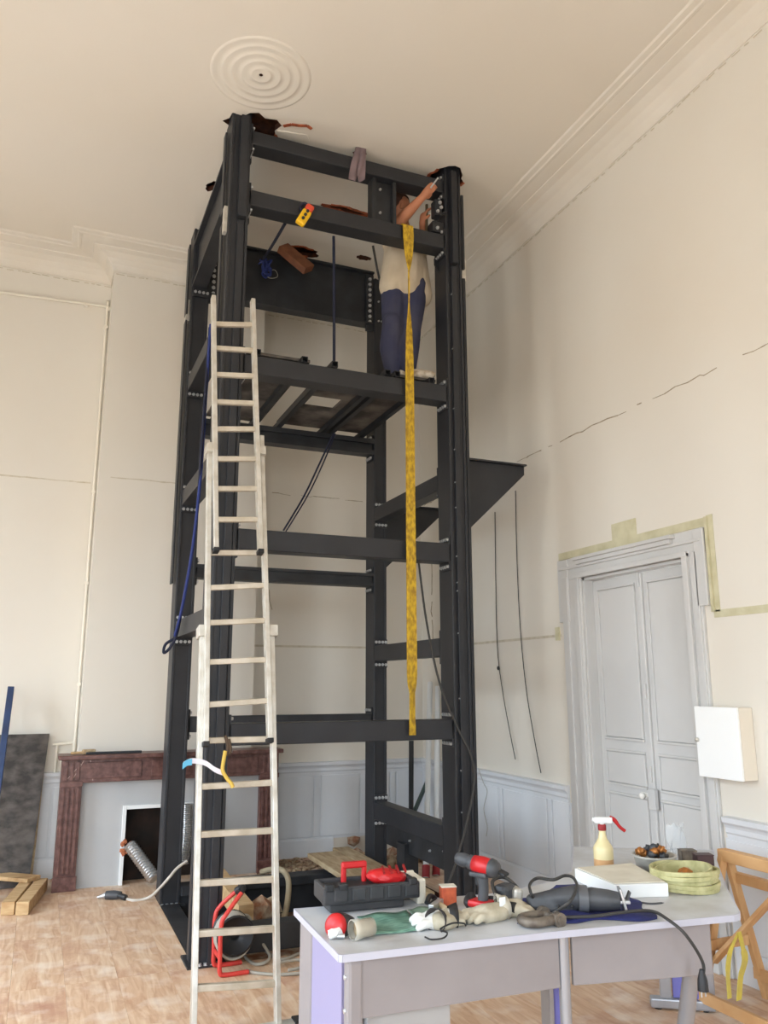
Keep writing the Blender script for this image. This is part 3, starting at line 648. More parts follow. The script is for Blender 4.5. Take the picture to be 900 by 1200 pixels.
# rag hanging out of the ceiling hole over the beam
def sheet(fn, nu, nv, thick=.004):
    """double-skinned cloth from fn(u, v)"""
    P = [[Vector(fn(i/nu, j/nv)) for i in range(nu+1)] for j in range(nv+1)]; vs = []; N_ = []
    for j in range(nv+1):
        for i in range(nu+1):
            du = P[j][min(i+1, nu)]-P[j][max(i-1, 0)]; dv = P[min(j+1, nv)][i]-P[max(j-1, 0)][i]; n = du.cross(dv)
            N_.append(n.normalized() if n.length > 1e-9 else Vector((0, 0, 1))); vs.append(P[j][i])
    m_ = len(vs); v2 = [v-n*thick for v, n in zip(vs, N_)]; W = nu+1
    fs = []
    for j in range(nv):
        for i in range(nu):
            a = j*W+i; q = (a, a+1, a+W+1, a+W); fs.append(q); fs.append(tuple(k+m_ for k in reversed(q)))
    edge = [i for i in range(W)]+[j*W+nu for j in range(1, nv+1)]+[nv*W+i for i in range(nu-1, -1, -1)]+[j*W for j in range(nv-1, 0, -1)]
    for a, b in zip(edge, edge[1:]+edge[:1]): fs.append((b, a, a+m_, b+m_))
    return MB().add(vs+v2, fs, True)
def ragf(u, v):
    top = oy(416+u*12, 174, 5.13); mid = oy(411+u*18, 190, 5.095); bot = oy(408+u*19+3*math.sin(u*6), 211+3*math.sin(u*9), 5.09)
    p = top*(1-v)**2+2*mid*v*(1-v)+bot*v*v; return p+Vector((0, -.012+.012*math.sin(u*14+v*3)*min(1, v*2), 0))
tag(sheet(ragf, 14, 14, .005).build('rag', RAG), 'mauve rag hanging from a ceiling hole over the top beam', 'rag')
# wooden block jammed in the rear ceiling hole
a, b = oy(331, 290, 6.55), oy(362, 316, 6.45)
tag(MB().bar(a, b, .13, .07, (0, -1, .6)).build('wood_block', mat('red_brown_wood', rgb(140, 88, 58), .7, noise=rgb(116, 70, 46), scale=8), None, .004), 'reddish wooden block hanging below the rear ceiling hole', 'wood block')
# blue strap bundle and its tail on the left
hang('blue_tail', [oy(334, 262, 5.30), oy(326, 276, 5.6), oy(317, 291, 6.1), oy(309, 303, 6.5)], .012, ROPED, 'navy strap running from the upper beam to the blue bundle', 'strap')
rd = random.Random(5); c = oy(310, 312, 6.56); pts = []
for k in range(26): pts.append(c+Vector((rd.gauss(0, .03), rd.uniform(-.04, .03), rd.uniform(-.09, .07))))
hang('blue_bundle', pts, .008, ROPEB, 'tangled blue cord bundle in front of the dark plate girder', 'cord bundle', 6, 4)
lp_ = curve([c+Vector((.0, .03, -.05)), c+Vector((.10, .03, .0)), c+Vector((.13, .03, -.06)), c+Vector((.06, .03, -.09)), c+Vector((.0, .03, -.05))], 6)
tag(MB().tube(lp_, .003, 5).build('wire_loop', CABLE), 'thin pale wire loop beside the blue bundle', 'wire')
hang('navy_rope', [oy(391, 277, 5.26), oy(391.5, 350, 5.3), oy(391.5, 425, 5.35)], .011, ROPED, 'navy rope hanging straight down to the platform', 'rope')
hang('navy_rope', [oy(391, 508, 6.2), oy(376, 540, 6.25), oy(356, 582, 6.35), oy(332, 622, 6.45)], .008, ROPED, 'navy rope slanting below the platform, left of its twin', 'rope')
hang('navy_rope', [oy(393, 508, 6.2), oy(380, 540, 6.25), oy(361, 580, 6.35), oy(335, 623, 6.45)], .006, ROPED, 'navy rope slanting below the platform, right of its twin', 'rope')
hang('blue_rope', [oy(247, 380, 5.45), oy(241, 470, 5.5), oy(235, 560, 5.6), oy(226, 640, 5.75), oy(214, 710, 6.0), oy(205, 745, 6.2)], .011, ROPEB, 'bright blue rope running down the left side of the tower', 'rope')
hang('blue_rope', [oy(246, 384, 5.48), oy(238, 500, 5.5), oy(229, 620, 5.75), oy(217, 690, 6.0), oy(208, 740, 6.25), oy(200, 758, 6.3), oy(192, 765, 6.32), oy(194, 755, 6.32), oy(205, 748, 6.3)], .011, ROPED, 'darker rope with a looped end on the left side of the tower', 'rope')
hang('black_cable', [oy(437, 288, 5.7), oy(443, 320, 5.75), oy(450, 350, 5.8), oy(453, 375, 5.82)], .010, CABLED, 'black cable slanting behind the worker', 'cable')
hang('dark_cable', [oy(490, 655, 5.3), oy(500, 730, 5.2), oy(515, 800, 5.1), oy(535, 850, 5.08), oy(552, 885, 5.06), oy(556, 915, 5.06), oy(548, 960, 5.0), oy(536, 1005, 4.9), oy(524, 1040, 4.8), oy(520, 1060, 4.75)], .008, CABLED, 'grey cable draped down the front of the right post', 'cable')
# wires hanging on the right wall
hang('wall_wire', [ox(580, 600, XR-.01), ox(581, 680, XR-.01), ox(583, 760, XR-.012), ox(589, 810, XR-.02), ox(598, 860, XR-.03), ox(604, 890, XR-.03)], .004, CABLED, 'thin wire hanging on the right wall, nearer the tower', 'wire', 5)
hang('wall_wire', [ox(604, 575, XR-.01), ox(606, 660, XR-.01), ox(610, 740, XR-.012), ox(617, 810, XR-.02), ox(627, 870, XR-.03), ox(634, 906, XR-.03)], .004, CABLED, 'thin wire hanging on the right wall, nearer the door', 'wire', 5)
MB().blob(ox(584, 783, XR-.012), .012, .018, .018, 1, .1).build('wire_clip', BLKP, bpy.data.objects['wall_wire'])
hang('wall_wire', [ox(561, 902, XR-.05), ox(567, 918, XR-.04), ox(571, 928, XR-.04), ox(567, 948, XR-.03), ox(571, 968, XR-.03), ox(570, 980, XR-.03)], .003, CABLE, 'short pale wire over the dado rail beside the tower', 'wire', 5)
# steel poles in the corner
for px, pt, lb in (((499, 1029), (504, 800), 'leftmost white scaffold pole in the corner'), ((511, 1026), (513, 805), 'middle white scaffold pole in the corner'), ((523, 1000), (520, 690), 'tallest white pole behind the right front post')):
    a = oz(*px, .0) if px[0] < 520 else oy(*px, 6.95); b = oy(*pt, 7.45)
    if b.x > XR-.05: b = ox(*pt, XR-.06)
    t = empty('pole', a); tag(t, lb, 'pole', 'poles leaning in the corner')
    MB().tube([a, b], .026, 12).build('shaft', mat('white_pole_paint', rgb(224, 225, 224), .4), t)
    if px[0] < 520:
        dd = (b-a).normalized(); MB().tube([a+dd*.002, a+dd*.10], .034, 12).build('end_cap', REDC, t)
a = oy(481, 950, 6.9); tag(MB().tube([(a.x, 6.9, 0), oy(482, 868, 6.9)], .022, 10).build('dark_pole', STEELD), 'dark upright pole beyond the tower under the sling', 'pole')
a, b = oy(486, 950, 7.3), oy(501, 915, 7.55); tag(MB().bar(a, b, .03, .03).build('green_bar', mat('dark_green_bar', rgb(52, 72, 70), .5)), 'short dark green bar leaning against the corner poles', 'bar')

# ------------------------------------------------------------------ the worker on the platform
person = empty('person', oy(474, 438, 5.5)); person.location.z = BZ+.02
tag(person, 'person in beige shirt and navy trousers on the platform, reaching up to the corner', 'person')
def body(name, chains, material, vox, parent, sm=3):
    mb = MB()
    for ch in chains:
        pts = [Vector(p) for p, r_ in ch]; rs = [r_ for p, r_ in ch]
        for i in range(len(pts)-1):
            a, b, ra, rb = pts[i], pts[i+1], rs[i], rs[i+1]; n = max(2, int((b-a).length/max(.01, min(ra, rb)*.35)))
            P_ = [a.lerp(b, k/n) for k in range(n+1)]; R_ = [ra+(rb-ra)*k/n for k in range(n+1)]
            mb.tube(P_, R_, 12)
        for p, r_ in zip(pts, rs):
            bm = bmesh.new(); bmesh.ops.create_icosphere(bm, subdivisions=2, radius=r_)
            mb.add([v.co+p for v in bm.verts], [tuple(v.index for v in f.verts) for f in bm.faces], True); bm.free()
    o = mb.build(name, material, parent)
    m_ = o.modifiers.new('r', 'REMESH'); m_.mode = 'VOXEL'; m_.voxel_size = vox; m_.use_smooth_shade = True
    m2 = o.modifiers.new('s', 'SMOOTH'); m2.iterations = sm; m2.factor = .5
    bpy.context.view_layer.update(); dg_ = bpy.context.evaluated_depsgraph_get(); me = bpy.data.meshes.new_from_object(o.evaluated_get(dg_)); o.modifiers.clear(); o.data = me
    if not me.materials: me.materials.append(material)
    return o
FZ = BZ+.02
footL = oy(461, 438, 5.40); footR = oy(478, 441, 5.30)
aL = Vector((footL.x, footL.y, FZ+.10)); aR = Vector((footR.x, footR.y, FZ+.10))
kL = oy(460, 393, 5.38); kR = oy(482, 393, 5.36); kL.z = kR.z = FZ+.47
hc = oy(474, 345, 5.44); hz = FZ+.86
hL = Vector((hc.x-.085, 5.46, hz)); hR = Vector((hc.x+.085, 5.42, hz))
ch = Vector((hc.x+.01, 5.46, hz+.30)); nk = Vector((hc.x-.005, 5.44, hz+.50)); hd = oy(466, 247, 5.42)
shL = oy(459, 286, 5.45); shR = oy(492, 292, 5.55)
elL = oy(466, 262, 5.27); wrL = oy(495, 231, 5.08)
elR = oy(499, 283, 5.40); wrR = oy(495, 262, 5.28)
def fingers(wr, dr, sd, up, L_=.085):
    out = []
    for k, (o, l) in enumerate(((-.026, .9), (-.009, 1), (.009, .95), (.025, .78))):
        b = wr+dr*.085+sd*o; c = b+dr*.03*l+up*.012; e = c+dr*.012+up*.03*l
        out.append([(wr+dr*.03+sd*o*.8, .012), (b, .0115), (c, .010), (e, .0085)])
    t = wr+dr*.03+sd*-.034; out.append([(wr+dr*.015+sd*-.018, .014), (t+up*.012, .0125), (t+dr*.03+up*.03, .010)])
    return out
dl = (wrL-elL).normalized(); sdl = dl.cross(Vector((0, 1, 0))).normalized(); upl = sdl.cross(dl)
dr_ = Vector((.15, -.2, .95)).normalized(); sdr = dr_.cross(Vector((1, 0, 0))).normalized(); upr = Vector((.8, -.3, 0)).normalized()
chains = [[(hL, .085), (kL, .06), (aL, .042)], [(hR, .085), (kR, .06), (aR, .042)], [((hL+hR)/2, .125), (ch, .135), (nk, .065), (nk.lerp(hd, .5), .056), (hd, .06)],
          [(shL, .055), (elL, .047), (elL.lerp(wrL, .35), .046), (wrL, .03), (wrL+dl*.06, .036)], [(shR, .055), (elR, .043), (elR.lerp(wrR, .4), .042), (wrR, .028), (wrR+dr_*.06, .034)],
          [(shL, .06), (ch+Vector((0, 0, .1)), .09), (shR, .06)],
          [(hd+Vector((0, 0, -.02)), .08), (hd+Vector((.012, -.005, .04)), .094)], [(hd+Vector((.085, -.03, -.015)), .014), (hd+Vector((.10, -.036, -.03)), .016)],
          [(hd+Vector((.03, -.02, -.085)), .04), (hd+Vector((.06, -.02, -.08)), .03)], [(hd+Vector((0, -.09, .0)), .016), (hd+Vector((-.004, -.095, -.025)), .014)]]
chains += fingers(wrL, dl, sdl, upl)+fingers(wrR, dr_, sdr, upr)
body('body', chains, SKIN, .0075, person, 2)
body('hair', [[(hd+Vector((-.02, .0, .055)), .098)], [(hd+Vector((-.05, .01, -.02)), .075), (hd+Vector((-.03, 0, .06)), .09)], [(hd+Vector((.03, -.0, .085)), .075)]], HAIR, .009, person, 3)
wz = Vector((0, 0, 1))
body('shirt', [[((hL+hR)/2+wz*-.02, .152), ((hL+hR)/2+wz*.12, .158), (ch, .168), (nk-wz*.06, .10)], [(hL+Vector((-.03, -.03, -.04)), .105), (ch+Vector((-.07, -.02, 0)), .11)], [(hR+Vector((.045, 0, -.07)), .10), (ch+Vector((.08, 0, 0)), .11)],
               [(shL, .085), (ch+wz*.12, .11), (shR, .085)], [(shL, .08), (shL.lerp(elL, .5), .07)], [(shR, .08), (shR.lerp(elR, .6), .07)]], SHIRT, .011, person, 4)
body('trousers', [[((hL+hR)/2+wz*.07, .128), ((hL+hR)/2-wz*.06, .125)], [(hL, .108), (kL, .084), (kL.lerp(aL, .5)+Vector((-.02, 0, 0)), .088), (aL+wz*.0, .070)], [(hR, .108), (kR, .080), (kR.lerp(aR, .5), .078), (aR+wz*.0, .066)],
                  [(kL+Vector((-.02, -.03, .02)), .07), (kL+Vector((0, -.02, -.08)), .07)]], JEANS, .010, person, 3)
for a in (aL, aR):
    body('shoe', [[(Vector((a.x, a.y, FZ+.05)), .048), (Vector((a.x+.09, a.y-.06, FZ+.042)), .042), (Vector((a.x+.15, a.y-.10, FZ+.034)), .033)], [(Vector((a.x-.03, a.y+.02, FZ+.045)), .045), (Vector((a.x, a.y, FZ+.10)), .048)]], SHOE, .009, person, 2)
# rod and spanner in the worker's hands
tag(MB().tube([oy(500, 240, 5.24), oy(500, 283, 5.24)], .012, 8).build('steel_rod', mat('dull_rod', rgb(104, 92, 72), .45, .6)), 'short steel rod held upright by the worker', 'rod')
a, b = wrL+dl*.07+Vector((0, -.03, 0)), wrL+dl*.15+Vector((0, -.035, .02))
tag(MB().bar(a, b, .014, .006).build('spanner', ZINC, None, .002), 'small bright spanner in the worker\'s raised hand', 'spanner')

# ------------------------------------------------------------------ marble fireplace
FPY = 7.28
fire = empty('fireplace', (1.1, FPY, 0)); tag(fire, 'red-brown marble fireplace with white boarded front behind the tower', 'fireplace')
FX0, FX1 = .215, 2.02
MB().box(FX0-.03, FX1+.03, FPY-.05, BY, 1.0, 1.035).build('mantel_shelf', MARBLE, fire, .006)
fz = MB().box(FX0, FX1, FPY, BY, .815, 1.0).build('frieze', MARBLE, fire, .003)
for x0, x1 in ((FX0+.17, .86), (.90, 1.31), (1.35, FX1-.17)): MB().box(x0+.02, x1-.02, FPY-.008, FPY, .845, .975).build('frieze_panel', MARBLE, fz, .004)
for a, b in (((.26, .845), (.36, .965)), ((.30, .84), (.38, .99)), ((.43, .99), (.46, .83))):
    MB().bar((a[0], FPY-.0015, a[1]), (b[0], FPY-.0015, b[1]), .004, .005).build('vein', MARBLEL, fz)
for x0, x1 in ((FX0, FX0+.165), (FX1-.165, FX1)):
    jb = MB().box(x0, x1, FPY, BY, 0, .815).build('jamb', MARBLE, fire, .003)
    MB().box(x0-.008, x1+.008, FPY-.014, FPY, 0, .11).build('plinth', MARBLE, jb, .003)
    MB().box(x0-.004, x1+.004, FPY-.01, FPY, .79, .83).build('capital', MARBLE, jb, .003)
    for k in range(4): q = x0+.016+k*.037; MB().box(q, q+.022, FPY-.012, FPY, .13, .78).build('flute', MARBLE, jb, .004)
    for k in range(3): q = x0+.022+k*.045; MB().box(q, q+.028, FPY-.01, FPY, .84, .985).build('triglyph', MARBLE, jb, .004)
HX0, HX1, HZ = .745, 1.48, .585
MB().box(FX0+.165, HX0, FPY+.06, FPY+.08, 0, .815).box(HX1, FX1-.165, FPY+.06, FPY+.08, 0, .815).box(HX0, HX1, FPY+.06, FPY+.08, HZ, .815).build('front_board', PANELW, fire)
MB().box(HX0-.03, HX0, FPY+.035, FPY+.06, 0, HZ+.03).box(HX1, HX1+.03, FPY+.035, FPY+.06, 0, HZ+.03).box(HX0, HX1, FPY+.035, FPY+.06, HZ, HZ+.03).build('opening_trim', WHITE, fire, .003)
MB().box(HX0, HX1, BY-.012, BY-.004, 0, HZ).box(HX0-.01, HX0, FPY+.08, BY-.004, 0, HZ).box(HX1, HX1+.01, FPY+.08, BY-.004, 0, HZ).box(HX0, HX1, FPY+.08, BY-.004, HZ, HZ+.01).build('firebox', SOOT, fire)
def duct(name, a, b, r, label, mid=None):
    pts = curve([a]+([mid] if mid is not None else [])+[b], 30); rs = [r*(1+.09*((k % 2)*2-1)) for k in range(len(pts))]
    o = tag(MB().tube(pts, rs, 16, True, False).build(name, FOIL), label, 'duct'); return o
d1 = duct('flexible_duct', oy(152, 990, 7.3), oy(181, 1030, 7.08), .05, 'silver flexible duct slanting out of the fireplace opening')
mb = MB()
for k in range(10): mb.blob(oy(148+random.uniform(-5, 8), 990+random.uniform(-6, 10), 7.29), .02, .015, .02, k, .4, 1)
mb.build('foam_residue', mat('orange_foam', rgb(186, 112, 74), .9, noise=rgb(140, 80, 54), scale=30), d1)
duct('flexible_duct', oy(219, 942, 7.24), oy(213, 1012, 7.2), .055, 'silver flexible duct standing upright behind the left rear post', oy(218, 978, 7.2))
# things on the mantel shelf
a, b = oy(86, 884, 7.32), oy(107, 881, 7.32); a.z = b.z = 1.05
t = empty('hand_brush', a); tag(t, 'wooden hand brush lying on the mantel shelf', 'brush')
MB().bar((a.x-.02, 7.33, 1.047), (a.x+.08, 7.34, 1.05), .025, .02).build('handle', PINE, t, .005)
MB().bar((a.x+.07, 7.335, 1.055), (a.x+.17, 7.35, 1.055), .05, .036).build('head', PINED, t, .006)
a, b = oy(101, 884, 7.3), oy(166, 883, 7.3); tag(MB().bar((a.x, 7.3, 1.045), (b.x, 7.31, 1.045), .025, .018).build('steel_bar', STEELD, None, .003), 'dark steel bar lying along the mantel shelf', 'bar')
# heating pipe on the back wall
P5 = [oy(x, y, YB-.03) for x, y in ((-25, 339), (121, 359))]
pipe = tag(MB().tube(curve([P5[0], P5[1], Vector((.312, YB-.03, 5.17)), Vector((.315, YB-.03, 5.1)), Vector((.318, YB-.03, 3)), Vector((.318, YB-.03, 1.16)), Vector((.31, YB-.03, 1.11)), Vector((.27, YB-.03, 1.10)), Vector((.14, YB-.03, 1.09))], 6), .013, 8).build('heating_pipe', CREAMP), 'cream heating pipe looping up the back wall left of the chimney breast', 'pipe')
MB().tube([(.175, YB-.03, 1.09), (.175, YB-.03, .86)], .013, 8).build('branch', CREAMP, pipe)
for p in ((.12, 5.2), (.316, 5.0), (.316, 3.35), (.318, 1.6), (.318, 2.5)): MB().box(p[0]-.018, p[0]+.018, YB-.046, YB-.002, p[1]-.012, p[1]+.012).build('pipe_clip', CREAMP, pipe)
# boards and bars leaning on the left
bb = [oz(-40, 1026, 0), oz(36, 1026, 0)]
tp = [oy(-30, 858, YB-.06), oy(58, 861, YB-.06)]
yb0 = 7.46; x0, x1 = -.34, .06
def lean_sheet(xb0, xb1, xt0, xt1, yb, yt, zt, th):
    n = Vector((0, -(zt), -(yb-yt))).normalized()*-th
    return MB().prism([(xb0, yb, 0.006), (xb1, yb, .006), (xt1, yt, zt), (xt0, yt, zt)], (0, th, .0))
bx = oy(34, 1026, 7.55).x; tx = oy(58, 861, 7.72).x
tag(lean_sheet(bx-.42, bx, tx-.42, tx, 7.55, 7.72, 1.185, .02).build('leaning_board', DARKB), 'dark paint-splashed board leaning against the back wall', 'board')
tag(lean_sheet(bx-.36, bx+.025, tx-.4, tx-.01, 7.60, 7.752, 1.12, .012).build('leaning_board', PINED), 'thin pale board standing behind the dark leaning board', 'board')
a = oy(-4, 935, 7.35); b = oy(13, 806, 7.6); d = (b-a).normalized(); a = a-d*(a.z/d.z)
tag(MB().bar(a+Vector((0, 0, .02)), b, .05, .09, (0, -1, 0)).build('blue_bar', BLUEST, None, .004), 'blue painted steel bar leaning at the left edge', 'steel bar')
def timber(name, a, b, wd, ht, label, material=PINE):
    a, b = Vector(a), Vector(b); return tag(MB().bar(a, b, wd, ht).build(name, material, None, .004), label, 'timber', 'timber offcuts by the fireplace')
for pa, pb, lb in (((9, 1065), (31, 1038), 'light timber block on the floor, left of the pair'), ((26, 1065), (49, 1036), 'light timber block on the floor, right of the pair')):
    a, b = oz(*pa, .045), oz(*pb, .045); timber('timber_block', a, b, .088, .088, lb)
a, b = oz(-30, 1024, .106), oz(40, 1030, .106)
timber('timber_plank', (a.x, a.y, .106), (b.x, b.y, .106), .15, .03, 'short timber plank lying across the two blocks')
# cut-off tool with its lead on the floor in front of the fireplace
p0 = oz(124, 1049, .03); p1 = oz(142, 1049, .03)
t = empty('angle_grinder', p0); tag(t, 'small black power tool lying on the floor before the fireplace', 'power tool')
MB().tube([p0, p0.lerp(p1, .5), p1], [.03, .034, .026], 10).build('body', GRYP, t)
MB().tube([p1+Vector((-.02, 0, .0)), p1+Vector((.03, -.05, -.01))], .022, 8).build('gear_head', BLKP, t)
MB().tube([p0, p0+Vector((-.06, .02, -.015))], [.02, .008], 8).build('spindle', ZINC, t)
hang('white_cable', [oz(142, 1051, .01), oz(155, 1055, .008), oz(168, 1054, .008), oz(180, 1048, .05), oy(196, 1031, 6.5), oy(207, 1018, 6.52), oy(219, 1009, 6.54)], .011, mat('off_white_cable', rgb(206, 198, 186), .5), 'off-white cable rising from the floor tool to the tower', 'cable')
# ------------------------------------------------------------------ in and around the pit
tag(MB().bar((1.375, 6.62, .15), (1.34, 5.52, .15), .10, .12).build('timber_beam', PINE, None, .004), 'light timber beam lying inside the left of the tower base', 'timber')
for x0, x1, y0, y1, lb in ((2.17, 2.43, 5.35, 6.86, 'wide dusty plank bridging the tower base'), (2.44, 2.585, 5.3, 7.0, 'narrow dusty plank beside the wide one across the tower base')):
    tag(MB().box(x0, x1, y0, y1, .121+(.06 if y0 < 5.34 else .06), .22).xf(Matrix.Identity(4)).build('dusty_plank', PINED, None, .004), lb, 'plank')
rd = random.Random(12)
BR_ = []
for i, (px, py, Y, sx_, lb) in enumerate(((306, 1066, 5.9, .10, 'broken brick lying in the pit right of the timber beam'), (318, 1062, 6.1, .09, 'broken brick deeper in the pit behind the ladder'), (415, 985, 7.7, .06, 'upper broken brick at the end of the skirting'), (418, 1000, 7.65, .07, 'lower broken brick at the end of the skirting'),
                                ((462), 1000, 7.4, .08, 'rubble lump behind the right rear post'), (474, 1030, 7.1, .08, 'rubble lump beside the stub post'))):
    p = oy(px, py, Y)
    if p.z < .02 and Y > 6.9: p.z = .06
    tag(MB().blob(p, sx_, .08, sx_*.8, i+20, .22, 1).build('brick_lump', BRICK if i != 1 else RUBBLE), lb, 'rubble', 'rubble lumps round the tower base')
mb = MB()                                            # debris spread on the floor behind the tower
for k in range(420):
    x = rd.uniform(1.85, 2.75); y = rd.uniform(7.02, 7.7); s_ = rd.uniform(.006, .03); mb.blob((x, y, s_*.4), s_, s_*rd.uniform(.6, 1.4), s_*.5, k, .35, 1)
for k in range(120):
    x = rd.uniform(2.75, 3.5); y = rd.uniform(7.05, 7.65); s_ = rd.uniform(.02, .06); mb.blob((x, y, s_*.5), s_, s_, s_*.8, k, .35, 1)
tag(mb.build('plaster_debris', SAWD), 'plaster and brick debris strewn on the floor behind the tower', 'debris', kind='stuff')
mb = MB()
for k in range(160):
    x = rd.uniform(1.1, 2.6); y = rd.uniform(5.3, 6.5); s_ = rd.uniform(.03, .10); mb.blob((x, y, -.5+s_*.3), s_, s_, s_*.6, k, .3, 1)
tag(mb.build('pit_rubble', RUBBLE), 'rubble lying in the bottom of the pit', 'debris', kind='stuff')
# pipe bent over the rear bottom beam
hang('bent_hose', [oz(306, 1022, .13), oz(318, 1019, .16), oy(331, 1020, 6.45), oy(338, 1032, 6.4), oy(337, 1055, 6.2), oy(332, 1080, 5.9), oy(328, 1092, 5.75)], .022, mat('tan_hose', rgb(166, 150, 122), .6), 'tan hose bending down into the pit behind the ladder', 'hose', 9)
# red cable reel
rc0 = Vector((1.12, 5.02, 0)); reel = empty('cable_reel', rc0); tag(reel, 'red-framed cable reel standing on the floor behind the ladder', 'cable reel')
fl, br = oz(253, 1140, .012), oz(287, 1128, .012)
X0, X1, Y0, Y1 = 1.04, 1.215, 4.90, 5.075
for x, nm2 in ((X0+.02, 0), (X0+.02, 1)):
    yy = (Y0, Y1)[nm2]
    MB().tube(curve([(X1, yy, .012), (X0+.04, yy, .012), (X0+.012, yy, .03), (X0+.01, yy, .10), (X0+.01, yy, .27), (X0+.04, yy+(0 if nm2 else .0), .33), (X0+.13, yy*.5+(Y0+Y1)/4, .42)], 6), .013, 8).build('frame_tube', REDM, reel)
MB().tube(curve([(X0+.12, Y0+.05, .415), (X0+.145, (Y0+Y1)/2, .435), (X0+.12, Y1-.05, .415)], 5), .022, 8).build('grip', BLKP, reel)
MB().tube([(X0+.01, Y0, .10), (X0+.01, Y1, .10)], .012, 8).build('cross_tube', REDM, reel)
dc = Vector((X0+.10, (Y0+Y1)/2, .20))
mb = MB().lathe([(.10, -.07), (.11, -.066), (.03, -.06), (.03, .06), (.11, .066), (.10, .07)], dc, 20, (0, 1, 0)); mb.build('drum', BLKP, reel)
mb = MB()
for k in range(7): y = dc.y-.05+k*.0165; mb.tube([(dc.x+math.cos(t_)*.085, y, dc.z+math.sin(t_)*.085) for t_ in [2*math.pi*j/20 for j in range(21)]], .008, 6)
for k in range(6): y = dc.y-.042+k*.0165; mb.tube([(dc.x+math.cos(t_)*.10, y, dc.z-.012+math.sin(t_)*.115) for t_ in [2*math.pi*j/20 for j in range(21)]], .008, 6)
mb.build('wound_cable', CABLE, reel)
hang('loose_cable', [oz(275, 1080, .2), oz(290, 1073, .2), oz(303, 1098, .1), oz(316, 1122, .03), oz(300, 1130, .01), oz(286, 1118, .01), oz(292, 1098, .06), oz(308, 1112, .02), oz(330, 1124, .01), oz(355, 1116, .01), oz(380, 1116, .01), oz(388, 1126, .01), oz(365, 1138, .01), oz(330, 1142, .01), oz(300, 1140, .01), oz(289, 1137, .01)], .009, CABLE, 'grey cable coiled loosely on the floor beside the reel', 'cable', 7, 8)
hang('loose_cable', [oz(320, 1130, .026), oz(345, 1125, .026), oz(358, 1127, .026), oz(352, 1134, .026), oz(338, 1137, .026)], .009, CABLE, 'short grey cable end lying inside the floor coil', 'cable', 7, 8)

# ------------------------------------------------------------------ meter box on the right wall
bx0 = XR-.12
yA, yB2 = ox(815, 850, bx0).y, ox(864, 850, bx0).y; zA, zB2 = ox(815, 828, bx0).z, ox(820, 909, bx0).z
mbx = empty('meter_box', (XR, (yA+yB2)/2, (zA+zB2)/2)); tag(mbx, 'white wall box with a small knob beside the double door', 'wall box')
MB().box(bx0+.02, XR-.001, yB2, yA, zB2, zA).build('body', BOXS, mbx, .004)
MB().box(bx0, bx0+.018, yB2-.002, yA+.002, zB2-.002, zA+.002).build('door', BOXW, mbx, .004)
MB().lathe([(0, .02), (.012, .018), (.012, .006), (.006, 0)], (bx0, yA-.015, zB2+(zA-zB2)*.52), 10, (-1, 0, 0)).build('knob', ALU, mbx)

# ------------------------------------------------------------------ the desk
TH = .74
dk = empty('corner_desk', (1.8, 2.9, 0)); tag(dk, 'large grey corner desk covered with tools in the foreground', 'desk')
back = [(1.80, 3.18), (1.90, 3.19), (2.0, 3.215), (2.12, 3.25), (2.25, 3.31), (2.36, 3.385)]
poly = [(.988, 3.279)]+back+[(2.729, 3.882), (3.351, 3.52), (2.80, 2.88), (2.56, 2.575), (2.535, 2.552), (2.50, 2.545), (1.725, 2.638), (.975, 2.688), (.966, 2.695)]
poly = poly[::-1]
top = MB().prism([(x, y, TH-.022) for x, y in poly], (0, 0, .022)).build('desktop', DESK, dk, .002)
edge = MB()
for i in range(len(poly)):
    a, b = Vector((*poly[i], TH-.011)), Vector((*poly[(i+1) % len(poly)], TH-.011)); edge.bar(a, b, .006, .023)
edge.build('edge_band', DESKE, top)
def along(p, q, t): return Vector(p).lerp(Vector(q), t)
fa, fb, fc = Vector((.975, 2.688, 0)), Vector((1.725, 2.638, 0)), Vector((2.50, 2.545, 0))
c0 = oz(662, 1097, TH-.03)+Vector((.01, .03, 0))
def panel_between(name, p, q, z0, z1, th, material, off):
    d = (q-p).normalized(); n = Vector((-d.y, d.x, 0)); a, b = p+n*off, q+n*off
    return MB().bar(a+Vector((0, 0, (z0+z1)/2)), b+Vector((0, 0, (z0+z1)/2)), th, z1-z0).build(name, material, dk, .003)
fm = Vector((c0.x, c0.y-.03, 0))
panel_between('modesty_panel', fa+Vector((.03, 0, 0)), fm+Vector((-.024, 0, 0)), .535, .712, .018, DESKP, .03)
panel_between('modesty_panel', fm+Vector((.028, 0, 0)), fc+Vector((-.095, .011, 0)), .535, .712, .018, DESKP, .03)
# left end: lavender panel leg between grey posts
lx = 1.005
MB().box(lx, lx+.03, 2.78, 3.10, .03, .715).build('end_panel', LAV, dk, .003)
MB().box(lx-.005, lx+.05, 2.70, 2.75, .03, .715).build('leg', DESKP, dk, .012); MB().box(lx-.005, lx+.045, 3.10, 3.24, .03, .715).build('leg', DESKP, dk, .006)
MB().box(lx-.01, lx+.06, 2.68, 3.26, 0, .035).build('foot', DESKP, dk, .006)
for z in (.66, .56): MB().lathe([(.008, 0), (.008, .006), (0, .006)], (lx-.005, 2.725, z), 8, (-1, 0, 0)).build('screw', ZINC, dk)
MB().box(1.09, 1.40, 2.76, 3.15, .0, .56).build('pedestal', mat('pale_pedestal', rgb(170, 168, 166), .5), dk, .004)
